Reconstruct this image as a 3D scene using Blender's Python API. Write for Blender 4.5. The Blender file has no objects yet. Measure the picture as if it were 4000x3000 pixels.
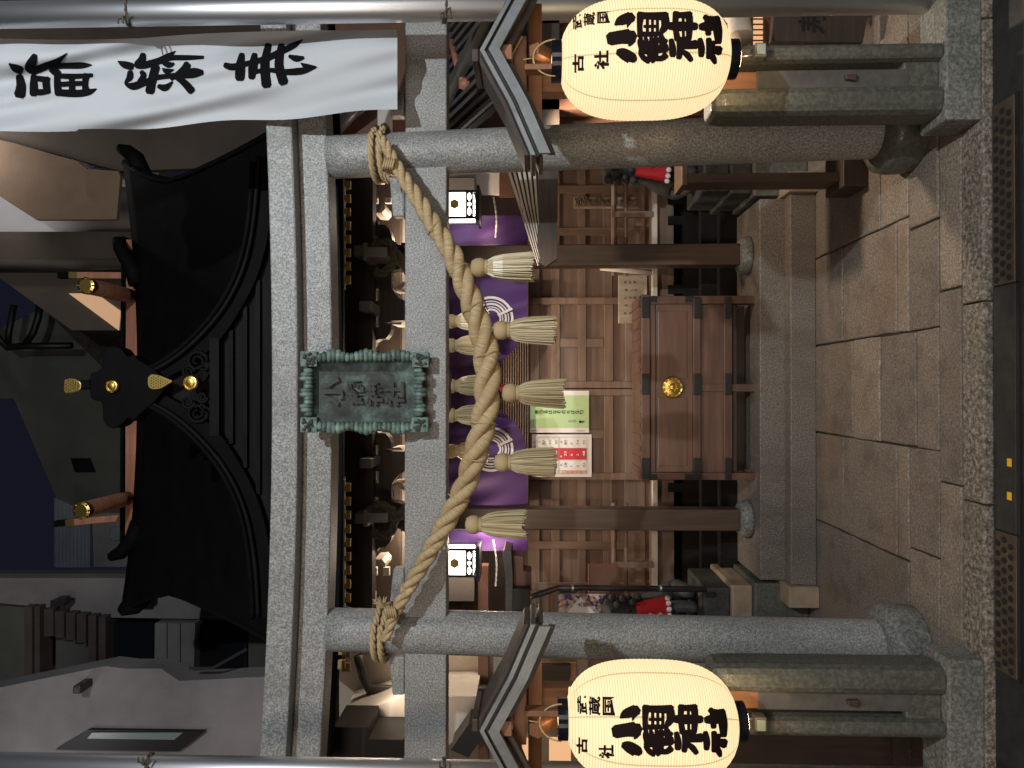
import bpy, bmesh, math, random
from mathutils import Vector, Matrix
random.seed(7)
scn = bpy.context.scene
C = scn.collection

# ------------------------------------------------------------------ camera
F = 2774.0                       # focal length in photo pixels (4000 wide); the phone was held on its side
PITCH, YAW = math.radians(1.75), math.radians(0.41)
CAM = Vector((0, 0, 1.63))
fw = Vector((math.sin(YAW)*math.cos(PITCH), math.cos(YAW)*math.cos(PITCH), math.sin(PITCH)))
rt = Vector((math.cos(YAW), -math.sin(YAW), 0))
up = rt.cross(fw)
cd = bpy.data.cameras.new('camera'); cam = bpy.data.objects.new('camera', cd); C.objects.link(cam)
cd.sensor_fit = 'HORIZONTAL'; cd.sensor_width = 36.0; cd.lens = 36.0*F/4000.0
cd.clip_start = 0.05; cd.clip_end = 500
xa, ya, za = -up, rt, -fw        # rolled a quarter turn: world up points to the left of the frame
M = Matrix((( xa.x, ya.x, za.x, CAM.x), (xa.y, ya.y, za.y, CAM.y), (xa.z, ya.z, za.z, CAM.z), (0, 0, 0, 1)))
cam.matrix_world = M
scn.camera = cam

# ------------------------------------------------------------------ world, lamps, exposure
w = bpy.data.worlds.new('World'); scn.world = w; w.use_nodes = True
bg = w.node_tree.nodes['Background']
bg.inputs[0].default_value = (0.0072, 0.0072, 0.0145, 1); bg.inputs[1].default_value = 1.0
scn.view_settings.view_transform = 'Standard'; scn.view_settings.look = 'None'
scn.view_settings.exposure = 0.0; scn.view_settings.gamma = 1.0

def lamp(name, kind, loc, energy, col, radius=0.05, aim=None, spot=None, blend=0.5, size=None):
    l = bpy.data.lights.new(name, kind); o = bpy.data.objects.new(name, l); C.objects.link(o)
    l.energy = energy; l.color = col; o.location = loc
    if kind in ('POINT', 'SPOT'): l.shadow_soft_size = radius
    if kind == 'AREA': l.size = size or 1.0
    if spot: l.spot_size = math.radians(spot); l.spot_blend = blend
    if aim is not None:
        o.rotation_euler = (Vector(aim)-Vector(loc)).to_track_quat('-Z', 'Y').to_euler()
    return o
COOL = (0.90, 0.97, 1.0); WARM = (1.0, 0.66, 0.38); WARM2 = (1.0, 0.78, 0.56)
lamp('street_lamp_light', 'POINT', (1.5, -.9, 3.9), 500, COOL, 0.04)          # the street lamp overhead behind the viewer
lamp('street_fill', 'AREA', (-2.6, -5.0, 2.6), 140, (1.0, 0.80, 0.62), aim=(0.3, 3, 1.0), size=2.4)   # added warm fill from the street side, lifting the shaded stone
lamp('second_street_fill', 'AREA', (3.0, -4.6, 2.3), 75, (1.0, 0.90, 0.80), aim=(0.3, 3, 1.2), size=2.2)  # second added fill, for the right pole and pillar
lamp('right_neighbour_light', 'SPOT', (1.36, 3.50, 1.62), 75, WARM2, 0.04, aim=(1.15, 3.25, 0), spot=125, blend=.8)
lamp('left_neighbour_light', 'SPOT', (-1.72, 4.15, 2.62), 13, WARM2, 0.08, aim=(-1.75, 4.6, 1.5), spot=150, blend=.8)

lamp('far_alley_light', 'POINT', (3.0, 7.9, 8.6), 36, (1.0, .93, .86), 0.15)          # lamp behind the shrine, on the office block and its soffit
lamp('left_wall_fill', 'POINT', (-3.0, 4.2, 5.6), 13, (.98, .93, .95), 0.2)  # added fill that grades the left side wall

# ------------------------------------------------------------------ picture <-> place
def at(ix, iy, D):
    u = (1500.0-iy)/F; v = (2000.0-ix)/F
    d = fw + rt*u + up*v
    return CAM + d*(D/d.y)
def ray(ix, iy):
    return fw + rt*((1500.0-iy)/F) + up*((2000.0-ix)/F)
def onz(ix, iy, z=0.0):
    d = ray(ix, iy); return CAM + d*((z-CAM.z)/d.z)

# ------------------------------------------------------------------ mesh helper
class MB:
    def __init__(s): s.v = []; s.f = []; s.uv = {}
    def add(s, vs, fs, uv=None):
        n = len(s.v); s.v += [Vector(p) for p in vs]
        if uv:
            for i, c in enumerate(uv): s.uv[n+i] = c
        s.f += [tuple(n+i for i in q) for q in fs]; return s
    def box(s, x0, x1, y0, y1, z0, z1):
        return s.add([(x0,y0,z0),(x1,y0,z0),(x1,y1,z0),(x0,y1,z0),(x0,y0,z1),(x1,y0,z1),(x1,y1,z1),(x0,y1,z1)],
                     [(0,3,2,1),(4,5,6,7),(0,1,5,4),(1,2,6,5),(2,3,7,6),(3,0,4,7)])
    def beam(s, p0, p1, w, h, upv=(0,0,1)):
        p0, p1 = Vector(p0), Vector(p1); d = (p1-p0).normalized(); a = d.cross(Vector(upv)).normalized(); b = a.cross(d)
        vs = [p + a*(sx*w/2) + b*(sz*h/2) for p in (p0, p1) for sx, sz in ((-1,-1),(1,-1),(1,1),(-1,1))]
        return s.add(vs, [(3,2,1,0),(4,5,6,7),(0,1,5,4),(1,2,6,5),(2,3,7,6),(3,0,4,7)])
    def poly(s, pts, ext=(0,0.02,0)):
        pts = [Vector(p) for p in pts]; n = len(pts); e = Vector(ext)
        fs = [tuple(range(n)), tuple(range(2*n-1, n-1, -1))]
        fs += [((i+1) % n, i, n+i, n+(i+1) % n) for i in range(n)]
        return s.add(pts+[p+e for p in pts], fs)
    def tube(s, path, rad, seg=10, cap=True):
        path = [Vector(p) for p in path]; n = len(path)
        if not hasattr(rad, '__len__'): rad = [rad]*n
        t0 = (path[1]-path[0]).normalized(); a = t0.orthogonal().normalized(); vs = []; uv = []; L = 0
        for i, p in enumerate(path):
            t = (path[min(i+1, n-1)]-path[max(i-1, 0)]).normalized()
            a = (a - t*a.dot(t)).normalized(); b = t.cross(a)
            if i: L += (p-path[i-1]).length
            for k in range(seg):
                q = 2*math.pi*k/seg; vs.append(p + (a*math.cos(q)+b*math.sin(q))*rad[i]); uv.append((L, k/seg))
        fs = [(i*seg+k, i*seg+(k+1) % seg, (i+1)*seg+(k+1) % seg, (i+1)*seg+k) for i in range(n-1) for k in range(seg)]
        if cap: fs += [tuple(range(seg-1, -1, -1)), tuple(range((n-1)*seg, n*seg))]
        return s.add(vs, fs, uv)
    def lathe(s, prof, c=(0,0,0), seg=32, axis='Z', cap=True):
        c = Vector(c); vs = []
        for r, z in prof:
            for k in range(seg):
                q = 2*math.pi*k/seg; x, y = r*math.cos(q), r*math.sin(q)
                vs.append(c + (Vector((x, y, z)) if axis == 'Z' else Vector((x, -z, y)) if axis == 'Y' else Vector((z, x, y))))
        n = len(prof)
        fs = [(i*seg+k, i*seg+(k+1) % seg, (i+1)*seg+(k+1) % seg, (i+1)*seg+k) for i in range(n-1) for k in range(seg)]
        if cap: fs += [tuple(range(seg-1, -1, -1)), tuple(range((n-1)*seg, n*seg))]
        return s.add(vs, fs)
    def sheet(s, fn, nu, nv):
        vs = [fn(i/nu, j/nv) for j in range(nv+1) for i in range(nu+1)]; uv = [(i/nu, j/nv) for j in range(nv+1) for i in range(nu+1)]
        fs = [(j*(nu+1)+i, j*(nu+1)+i+1, (j+1)*(nu+1)+i+1, (j+1)*(nu+1)+i) for j in range(nv) for i in range(nu)]
        return s.add(vs, fs, uv)

ORG = {}
def obj(name, mb, mat, parent=None, bevel=0, smooth=False, kind=None, solid=0, flip=True):
    o0 = ORG.get(parent.as_pointer(), Vector((0,0,0))) if parent else Vector((0,0,0))
    me = bpy.data.meshes.new(name); me.from_pydata([tuple(p-o0) for p in mb.v], [], mb.f)
    if mb.uv:
        ul = me.uv_layers.new(name='UVMap')
        for l in me.loops: ul.data[l.index].uv = mb.uv.get(l.vertex_index, (0, 0))
    if flip:
        bm = bmesh.new(); bm.from_mesh(me); bmesh.ops.recalc_face_normals(bm, faces=bm.faces[:]); bm.to_mesh(me); bm.free()
    me.materials.append(mat)
    if smooth:
        for p in me.polygons: p.use_smooth = True
    o = bpy.data.objects.new(name, me); C.objects.link(o)
    if solid:
        m = o.modifiers.new('solid', 'SOLIDIFY'); m.thickness = solid; m.offset = 1
    if bevel:
        m = o.modifiers.new('bevel', 'BEVEL'); m.width = bevel; m.segments = 2; m.limit_method = 'ANGLE'; m.angle_limit = math.radians(40)
    if parent:
        o.parent = parent; ORG[o.as_pointer()] = o0
    if kind: o['kind'] = kind
    return o
def tag(o, label, cat, group=None):
    o['label'] = label; o['category'] = cat
    if group: o['group'] = group
    return o
def thing(name, label, cat, loc, group=None):
    o = bpy.data.objects.new(name, None); C.objects.link(o); o.location = loc; o.empty_display_size = 0.1
    ORG[o.as_pointer()] = Vector(loc); return tag(o, label, cat, group)
def dup(root, loc, rotz=0.0, label=None, scale=None):
    r = root.copy(); C.objects.link(r); r.location = loc; r.rotation_euler = (0, 0, rotz)
    if scale: r.scale = scale
    if label: r['label'] = label
    for ch in list(root.children):
        c = ch.copy(); C.objects.link(c); c.parent = r
        for g in ch.children:
            d = g.copy(); C.objects.link(d); d.parent = c
    return r

# ------------------------------------------------------------------ materials
def mat(name, col=(0.5,0.5,0.5), rough=0.6, metal=0.0, spec=0.5, build=None, emit=None, es=0.0):
    m = bpy.data.materials.new(name); m.use_nodes = True; nt = m.node_tree; b = nt.nodes['Principled BSDF']
    b.inputs['Base Color'].default_value = (*col, 1); b.inputs['Roughness'].default_value = rough
    b.inputs['Metallic'].default_value = metal; b.inputs['Specular IOR Level'].default_value = spec
    if emit: b.inputs['Emission Color'].default_value = (*emit, 1); b.inputs['Emission Strength'].default_value = es
    if build: build(nt, b)
    return m
def N(nt, t, **kw):
    n = nt.nodes.new(t)
    for k, v in kw.items():
        if k in n.inputs: n.inputs[k].default_value = v
        else: setattr(n, k, v)
    return n
def coords(nt, scale=(1,1,1), kind='Object'):
    tc = N(nt, 'ShaderNodeTexCoord'); mp = N(nt, 'ShaderNodeMapping'); mp.inputs['Scale'].default_value = scale
    nt.links.new(tc.outputs[kind], mp.inputs['Vector']); return mp.outputs['Vector']
def ramp(nt, fac, stops):
    r = N(nt, 'ShaderNodeValToRGB'); e = r.color_ramp.elements
    while len(e) < len(stops): e.new(0.5)
    for i, (p, c) in enumerate(stops): e[i].position = p; e[i].color = (*c, 1)
    nt.links.new(fac, r.inputs['Fac']); return r.outputs['Color']
def noise(nt, vec, scale, detail=3, rough=0.6):
    n = N(nt, 'ShaderNodeTexNoise'); n.inputs['Scale'].default_value = scale; n.inputs['Detail'].default_value = detail; n.inputs['Roughness'].default_value = rough
    nt.links.new(vec, n.inputs['Vector']); return n.outputs['Fac']
def mixc(nt, a, b, fac, mode='MIX'):
    m = N(nt, 'ShaderNodeMix', data_type='RGBA', blend_type=mode)
    for s, i in ((fac, 0), (a, 6), (b, 7)):
        if isinstance(s, (int, float)): m.inputs[i].default_value = s
        elif isinstance(s, tuple): m.inputs[i].default_value = (*s, 1)
        else: nt.links.new(s, m.inputs[i])
    return m.outputs[2]
def bump(nt, b, h, strength=0.3, dist=0.003):
    bp = N(nt, 'ShaderNodeBump'); bp.inputs['Strength'].default_value = strength; bp.inputs['Distance'].default_value = dist
    nt.links.new(h, bp.inputs['Height']); nt.links.new(bp.outputs['Normal'], b.inputs['Normal'])
def granite(dark, midc, light, scale=150, stain=0.35, rough=0.55, bstr=0.35, stainc=(0.10,0.10,0.08)):
    def f(nt, b):
        v = coords(nt); n1 = noise(nt, v, scale, 2, 0.7); n2 = noise(nt, coords(nt, (3.2, 3.2, 1.1)), 1.6, 5, .7); n3 = noise(nt, v, scale*2.3, 1)
        c = ramp(nt, n1, [(0.36, dark), (0.5, midc), (0.63, light)])
        c = mixc(nt, c, light, ramp(nt, n3, [(0.66, (0,0,0)), (0.74, (1,1,1))]))
        st = ramp(nt, n2, [(0.48, (0,0,0)), (0.75, (stain,)*3)])
        c = mixc(nt, c, stainc, st)
        nt.links.new(c, b.inputs['Base Color'])
        r = ramp(nt, n3, [(0.35, (rough+.12,)*3), (0.70, (rough-.28,)*3)]); nt.links.new(r, b.inputs['Roughness'])
        bump(nt, b, n1, bstr, 0.004)
    return f
def wood(c0, c1, axis='Z', fine=38, rough=0.55):
    sc = {'X': (1.6, fine, fine), 'Y': (fine, 1.6, fine), 'Z': (fine, fine, 1.6)}[axis]
    def f(nt, b):
        v = coords(nt, sc); n1 = noise(nt, v, 1.0, 4, 0.65); v2 = coords(nt); n2 = noise(nt, v2, 3.0, 2)
        c = ramp(nt, n1, [(0.3, c0), (0.7, c1)])
        c = mixc(nt, c, tuple(x*0.6 for x in c0), ramp(nt, n2, [(0.45, (0,0,0)), (0.8, (.6,.6,.6))]))
        nt.links.new(c, b.inputs['Base Color']); bump(nt, b, n1, 0.25, 0.002)
    return f
def mottled(c0, c1, scale=6, b_s=0.15, fine=90):
    def f(nt, b):
        v = coords(nt); n1 = noise(nt, v, scale, 5, 0.65); n2 = noise(nt, v, fine, 2)
        nt.links.new(ramp(nt, n1, [(0.3, c0), (0.7, c1)]), b.inputs['Base Color']); bump(nt, b, n2, b_s, 0.003)
    return f
def brick(c0, c1):
    return None

M_GRAN = mat('torii_granite', rough=0.5, build=granite((.155,.157,.155), (.265,.267,.264), (.42,.425,.42), 140, 0.5, .5, .5))
M_MOSS = mat('weathered_granite', rough=0.5, build=granite((.058,.061,.052), (.078,.081,.070), (.105,.107,.094), 60, 0.6, 0.55, 0.12, (.06,.065,.05)))
M_BLOCK = mat('block_granite', rough=0.6, build=granite((.09,.094,.088), (.15,.156,.148), (.225,.23,.22), 75, 0.75, 0.7, 0.5, (.045,.055,.04)))
def pav(nt, b):
    v = coords(nt); g = N(nt, 'ShaderNodeNewGeometry')
    n1 = noise(nt, v, 95, 3, 0.7); n2 = noise(nt, v, 1.7, 4); n3 = noise(nt, v, 7, 4)
    c = ramp(nt, n1, [(0.33, (.10,.085,.070)), (0.5, (.185,.160,.135)), (0.68, (.32,.285,.245))])
    c = mixc(nt, c, (.17,.10,.055), ramp(nt, n2, [(0.5, (0,0,0)), (0.72, (.55,.55,.55))]))
    c = mixc(nt, c, (.07,.06,.05), ramp(nt, n3, [(0.48, (0,0,0)), (0.75, (.65,.65,.65))]))
    k = ramp(nt, g.outputs['Random Per Island'], [(0, (.72,.72,.74)), (1, (1.15,1.1,1.05))])
    c = mixc(nt, c, k, 1.0, 'MULTIPLY')
    nt.links.new(c, b.inputs['Base Color']); bump(nt, b, n1, 0.4, 0.003)
M_PAVE = mat('paving_stone', rough=0.62, build=pav)
def kerbm(nt, b):
    v = coords(nt); n1 = noise(nt, v, 55, 3, 0.75); n2 = noise(nt, v, 3, 3)
    c = ramp(nt, n1, [(0.36, (.06,.05,.042)), (0.5, (.155,.135,.113)), (0.64, (.30,.268,.228))])
    c = mixc(nt, c, (.07,.065,.05), ramp(nt, n2, [(0.5, (0,0,0)), (0.75, (.5,.5,.5))]))
    nt.links.new(c, b.inputs['Base Color']); bump(nt, b, n1, 0.9, 0.008)
M_KERB = mat('rough_granite', rough=0.7, build=kerbm)
M_JOINT = mat('joint_dirt', (.03,.027,.022), 0.9)
M_STEP = mat('step_granite', rough=0.6, build=granite((.075,.063,.054), (.130,.113,.098), (.215,.196,.18), 140, 0.65, 0.65, 0.25, (.07,.055,.042)))
M_TAN = mat('tan_stone', rough=0.6, build=mottled((.20,.15,.10), (.32,.25,.18), 9))
M_ASPH = mat('asphalt', rough=0.85, build=mottled((.032,.030,.028), (.055,.052,.048), 30, 0.6, 150))
M_IRON = mat('drain_iron', rough=0.5, metal=0.6, build=mottled((.03,.032,.034), (.06,.062,.064), 14))
M_GRATE = mat('grate_plate', rough=0.45, metal=0.5, build=mottled((.06,.047,.036), (.12,.09,.066), 10))
M_HOLE = mat('drain_hole', (.006,.006,.006), 0.9)
M_YEL = mat('yellow_marker', (.75,.42,.01), 0.5)
M_DOOR = mat('door_cedar', rough=0.5, build=wood((.11,.072,.052), (.20,.138,.10), 'Z', 30))
M_DOORX = mat('door_rail_cedar', rough=0.5, build=wood((.13,.085,.062), (.225,.155,.115), 'X', 30))
M_PANEL = mat('panel_cedar', rough=0.55, build=wood((.10,.063,.045), (.18,.115,.082), 'X', 26))
M_DARK = mat('old_dark_timber', rough=0.55, build=wood((.035,.023,.017), (.075,.050,.037), 'Z', 40))
M_DARKX = mat('old_dark_timber_across', rough=0.55, build=wood((.030,.021,.016), (.062,.043,.032), 'X', 40))
M_POST = mat('post_timber', rough=0.5, build=wood((.050,.031,.022), (.095,.062,.043), 'Z', 46))
M_BOX = mat('offering_box_wood', rough=0.45, build=wood((.072,.036,.025), (.140,.075,.053), 'X', 18))
M_BOXP = mat('offering_box_panel', rough=0.45, build=wood((.078,.042,.028), (.155,.088,.058), 'X', 13))
M_CEDAR = mat('lantern_stand_timber', rough=0.5, build=wood((.20,.085,.04), (.36,.165,.085), 'X', 26))
M_CEDARZ = mat('lantern_stand_upright', rough=0.5, build=wood((.20,.085,.04), (.36,.165,.085), 'Z', 26))
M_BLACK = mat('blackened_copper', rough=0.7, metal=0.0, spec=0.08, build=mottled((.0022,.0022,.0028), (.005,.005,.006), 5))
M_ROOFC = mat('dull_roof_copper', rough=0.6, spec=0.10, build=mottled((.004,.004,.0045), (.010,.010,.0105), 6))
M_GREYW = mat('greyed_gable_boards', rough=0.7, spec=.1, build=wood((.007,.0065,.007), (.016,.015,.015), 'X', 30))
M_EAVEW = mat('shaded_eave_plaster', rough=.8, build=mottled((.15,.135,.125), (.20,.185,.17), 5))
M_UNDER = mat('dark_undercroft_timber', rough=.8, spec=.15, build=mottled((.008,.007,.007), (.018,.016,.015), 9))  # near-black timber colour for undercroft boards, steps and struts
M_FAINT = mat('faded_ink', (.10,.095,.09), .8)
M_NOSE = mat('greyed_beam_end', rough=.6, build=mottled((.17,.155,.14), (.24,.22,.20), 8))
M_FASC = mat('galvanised_fascia', rough=0.42, metal=0.55, build=mottled((.13,.145,.155), (.24,.265,.275), 8))
M_SLATE = mat('weathered_batten', rough=0.6, build=mottled((.05,.047,.045), (.10,.095,.09), 12))
M_GOLD = mat('gilt_metal', (.58,.41,.12), 0.36, 1.0)
M_GOLDD = mat('tarnished_gilt', (.42,.31,.10), 0.4, 0.9)
M_CAP = mat('gilt_cap_metal', (.55,.39,.14), 0.5, 0.0)
M_COPPER = mat('ridge_copper', rough=0.5, build=wood((.32,.13,.075), (.52,.24,.15), 'X', 24))
def verd(nt, b):
    v = coords(nt); n1 = noise(nt, v, 9, 5, 0.7); n2 = noise(nt, v, 60, 3)
    c = ramp(nt, n1, [(0.36, (.016,.020,.019)), (0.5, (.045,.060,.055)), (0.68, (.13,.21,.185))])
    nt.links.new(c, b.inputs['Base Color']); bump(nt, b, n2, 0.35, 0.003)
M_VERD = mat('verdigris_copper', rough=0.55, metal=0.1, build=verd)
M_VERDL = mat('bright_verdigris', rough=0.6, build=mottled((.04,.058,.05), (.25,.38,.335), 24))
M_VERDM = mat('mottled_verdigris', rough=0.6, build=mottled((.03,.042,.036), (.16,.25,.215), 24))
M_VERDD = mat('dark_patina', rough=0.5, build=mottled((.018,.022,.022), (.05,.06,.058), 18))
def ropem(c0, c1, c2):
    def f(nt, b):
        v = coords(nt, (330, 2.0, 1), 'UV'); n1 = noise(nt, v, 1.0, 3, 0.7); n2 = noise(nt, coords(nt), 7, 3)
        c = ramp(nt, n1, [(0.3, c0), (0.55, c1), (0.75, c2)])
        c = mixc(nt, c, c0, ramp(nt, n2, [(0.5, (0,0,0)), (0.8, (.5,.5,.5))]))
        nt.links.new(c, b.inputs['Base Color']); bump(nt, b, n1, 0.55, 0.003)
    return f
M_ROPE = mat('straw_rope', rough=0.75, build=ropem((.28,.185,.085), (.54,.41,.23), (.72,.58,.36)))
M_ROPED = mat('old_brown_rope', rough=0.8, build=ropem((.05,.042,.028), (.10,.085,.055), (.16,.135,.09)))
def strawm(nt, b):
    g = N(nt, 'ShaderNodeNewGeometry')
    c = ramp(nt, g.outputs['Random Per Island'], [(0, (.33,.25,.13)), (.5, (.55,.46,.28)), (1, (.74,.65,.44))])
    nt.links.new(c, b.inputs['Base Color'])
M_STRAW = mat('straw', rough=0.35, build=strawm)
M_STEEL = mat('stainless_steel', (.70,.71,.73), 0.46, 1.0)
def clothm(nt, b):
    n = noise(nt, coords(nt), 420, 1); bump(nt, b, n, 0.12, 0.001)
M_CLOTH = mat('white_banner_cloth', (.50,.525,.56), 0.85, build=clothm)
M_INK = mat('black_dye', (.006,.006,.007), 0.9, spec=.08)
M_PURP = mat('purple_curtain_cloth', (.062,.018,.128), 0.65)
M_WHITE = mat('white_dye', (.75,.74,.72), 0.8)
M_RED = mat('red_cloth', (.50,.012,.025), 0.7)
M_PAPERW = mat('white_paper', (.72,.71,.70), 0.7)
M_PAPERG = mat('green_paper', (.40,.58,.30), 0.7)
M_PAPERR = mat('red_print', (.55,.03,.05), 0.7)
M_PAPERS = mat('salmon_print', (.75,.38,.27), 0.7)
M_GREYP = mat('grey_print', (.25,.25,.25), 0.8)
M_GREYL = mat('pale_grey_print', (.50,.50,.50), 0.8)
M_BLACKM = mat('black_iron', (.008,.008,.008), 0.5)
M_LACQ = mat('black_lacquer', (.008,.009,.014), 0.18)
M_PLAST = mat('pale_plaster', rough=0.8, build=mottled((.52,.49,.45), (.64,.61,.57), 5))
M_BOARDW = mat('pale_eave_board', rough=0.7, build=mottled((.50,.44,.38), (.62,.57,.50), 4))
M_BEIGE = mat('beige_wall', rough=0.8, build=mottled((.34,.28,.22), (.44,.37,.30), 4))
M_BROWNP = mat('brown_paint', rough=0.6, build=mottled((.10,.045,.028), (.15,.07,.045), 6))
M_CONC = mat('concrete', rough=0.85, build=mottled((.15,.138,.14), (.30,.282,.288), .9))
M_CONCB = mat('pale_concrete', rough=0.85, build=mottled((.60,.60,.63), (.78,.78,.82), 1.2))
M_OLIVE = mat('olive_facade', rough=0.85, build=mottled((.085,.088,.074), (.125,.128,.110), 1.3))
M_UMBER = mat('umber_facade', rough=0.85, build=mottled((.085,.068,.055), (.13,.104,.084), 1.2))
M_SOFF = mat('brown_soffit', rough=0.8, build=mottled((.22,.145,.095), (.33,.225,.15), 1.5))
M_BRICK = mat('dark_brick', rough=0.8, build=mottled((.02,.016,.014), (.06,.048,.04), 14))
M_CORR = mat('corrugated_steel', rough=0.5, metal=0.3, build=mottled((.25,.28,.33), (.36,.40,.46), 3))
M_LOUV = mat('louvre_brown', rough=0.7, build=mottled((.06,.047,.04), (.10,.08,.068), 5))
M_GLASSD = mat('dark_glass', (.01,.012,.014), 0.15)
M_PANE = mat('greenish_pane', (.20,.25,.24), 0.3)
M_DSTONE = mat('dark_statue_stone', rough=0.7, build=mottled((.018,.018,.019), (.06,.06,.062), 20, 0.6))
M_PIPE = mat('dark_downpipe', (.035,.032,.032), 0.4)
M_LITW = mat('lit_window', (.6,.4,.25), 0.5, emit=(1.0,.55,.27), es=0.75)
M_LITW2 = mat('lit_window_high', (.6,.4,.25), 0.5, emit=(1.0,.58,.33), es=0.42)
M_GLOW = mat('glowing_shade', (.8,.8,.8), 0.5, emit=(1.0,.93,.84), es=5.0)
M_BULB = mat('bulb', (.8,.8,.8), 0.5, emit=(1.0,.75,.5), es=8.0)
M_BOARDT = mat('pale_wooden_board', rough=0.6, build=wood((.33,.27,.21), (.50,.43,.35), 'Z', 20))
def paperl(nt, b):
    tc = N(nt, 'ShaderNodeTexCoord'); sep = N(nt, 'ShaderNodeSeparateXYZ'); nt.links.new(tc.outputs['Object'], sep.inputs[0])
    m = N(nt, 'ShaderNodeMath', operation='MULTIPLY'); m.inputs[1].default_value = 116.0; nt.links.new(sep.outputs['Z'], m.inputs[0])
    fr = N(nt, 'ShaderNodeMath', operation='FRACT'); nt.links.new(m.outputs[0], fr.inputs[0])
    c = ramp(nt, fr.outputs[0], [(0.0, (.66,.43,.20)), (0.22, (.98,.775,.44)), (0.78, (.98,.775,.44)), (1.0, (.66,.43,.20))])
    at_ = N(nt, 'ShaderNodeMath', operation='ARCTAN2'); nt.links.new(sep.outputs['X'], at_.inputs[0]); nt.links.new(sep.outputs['Y'], at_.inputs[1])
    m2 = N(nt, 'ShaderNodeMath', operation='MULTIPLY'); m2.inputs[1].default_value = 8/(2*math.pi); nt.links.new(at_.outputs[0], m2.inputs[0])
    a2 = N(nt, 'ShaderNodeMath', operation='ADD'); a2.inputs[1].default_value = 20.62; nt.links.new(m2.outputs[0], a2.inputs[0])
    f2 = N(nt, 'ShaderNodeMath', operation='FRACT'); nt.links.new(a2.outputs[0], f2.inputs[0])
    k = ramp(nt, f2.outputs[0], [(0.0, (.60,.56,.50)), (0.035, (.60,.56,.50)), (0.055, (1,1,1)), (1.0, (1,1,1))])
    c = mixc(nt, c, k, 1.0, 'MULTIPLY')
    nt.links.new(c, b.inputs['Emission Color']); b.inputs['Emission Strength'].default_value = 1.12
M_LANT = mat('oiled_lantern_paper', (.25,.2,.13), 0.6, build=paperl)
M_LINK = mat('lantern_ink', (.016,.009,.008), 0.8, spec=.1)

# ------------------------------------------------------------------ writing helpers
def flat(ix0, ix1, iy0, iy1, D, th=.0015):
    return MB().poly([at(ix0, iy0, D), at(ix1, iy0, D), at(ix1, iy1, D), at(ix0, iy1, D)], (0, th, 0))

GC = {}
def glyph(ch, bold=0.0):
    k = (ch, bold)
    if k in GC: return GC[k]
    c = bpy.data.curves.new('glyph', 'FONT'); c.body = ch; c.offset = bold; c.resolution_u = 3
    o = bpy.data.objects.new('glyph', c); C.objects.link(o)
    dg = bpy.context.evaluated_depsgraph_get(); dg.update()
    me = bpy.data.meshes.new_from_object(o.evaluated_get(dg))
    bpy.data.objects.remove(o); bpy.data.curves.remove(c)
    vs = [(v.co.x, v.co.y) for v in me.vertices]; fs = [tuple(p.vertices) for p in me.polygons]
    bpy.data.meshes.remove(me)
    if not vs: GC[k] = ([], []); return GC[k]
    x0 = min(p[0] for p in vs); x1 = max(p[0] for p in vs); y0 = min(p[1] for p in vs); y1 = max(p[1] for p in vs)
    vs = [((p[0]-x0)/max(x1-x0, 1e-6), (y1-p[1])/max(y1-y0, 1e-6)) for p in vs]      # u to the right, v down
    GC[k] = (vs, fs); return GC[k]
def put(mb, ch, fn, bold=0.0):
    vs, fs = glyph(ch, bold); mb.add([fn(u, v) for u, v in vs], fs)
def line_of(mb, text, x0, z1, h, y, vert=True, wid=None, gap=1.12, bold=0.0):
    """flat text on a plane facing the viewer; h = character height"""
    wd = wid or h
    for i, ch in enumerate(text):
        if ch == ' ': continue
        ox, oz = (x0, z1-i*h*gap) if vert else (x0+i*wd*gap, z1)
        put(mb, ch, lambda u, v: (ox+u*wd, y, oz-v*h), bold)
def catmull(pts, n=8):
    out = []; P = [pts[0]]+list(pts)+[pts[-1]]
    for i in range(1, len(P)-2):
        for k in range(n):
            t = k/n; a, b, c, d = P[i-1], P[i], P[i+1], P[i+2]
            out.append(tuple(0.5*(2*b[j]+(c[j]-a[j])*t+(2*a[j]-5*b[j]+4*c[j]-d[j])*t*t+(3*b[j]-a[j]-3*c[j]+d[j])*t**3) for j in range(len(a))))
    out.append(tuple(pts[-1])); return out
def brush(mb, pts, fn, eps=0.0, n=6):
    """a brush stroke along (x, y, width) in picture units; fn maps (x, y, eps) to the place"""
    P = catmull(pts, n); m = len(P); vs = []
    tx, ty = P[1][0]-P[0][0], P[1][1]-P[0][1]; L = math.hypot(tx, ty) or 1
    P = [(P[0][0]-tx/L*P[0][2]*.28, P[0][1]-ty/L*P[0][2]*.28, P[0][2]*.62)]+P
    tx, ty = P[-1][0]-P[-2][0], P[-1][1]-P[-2][1]; L = math.hypot(tx, ty) or 1
    P = P+[(P[-1][0]+tx/L*P[-1][2]*.28, P[-1][1]+ty/L*P[-1][2]*.28, P[-1][2]*.62)]; m = len(P)
    for i, (x, y, wd) in enumerate(P):
        a, b = P[max(i-1, 0)], P[min(i+1, m-1)]; dx, dy = b[0]-a[0], b[1]-a[1]; L = math.hypot(dx, dy) or 1
        nx, ny = -dy/L, dx/L; wd = max(wd, 3)
        for k in (-.5, -.17, .17, .5): vs.append(fn(x+nx*wd*k, y+ny*wd*k, eps))
    mb.add(vs, [(i*4+k, i*4+k+1, (i+1)*4+k+1, (i+1)*4+k) for i in range(m-1) for k in range(3)])

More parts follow.
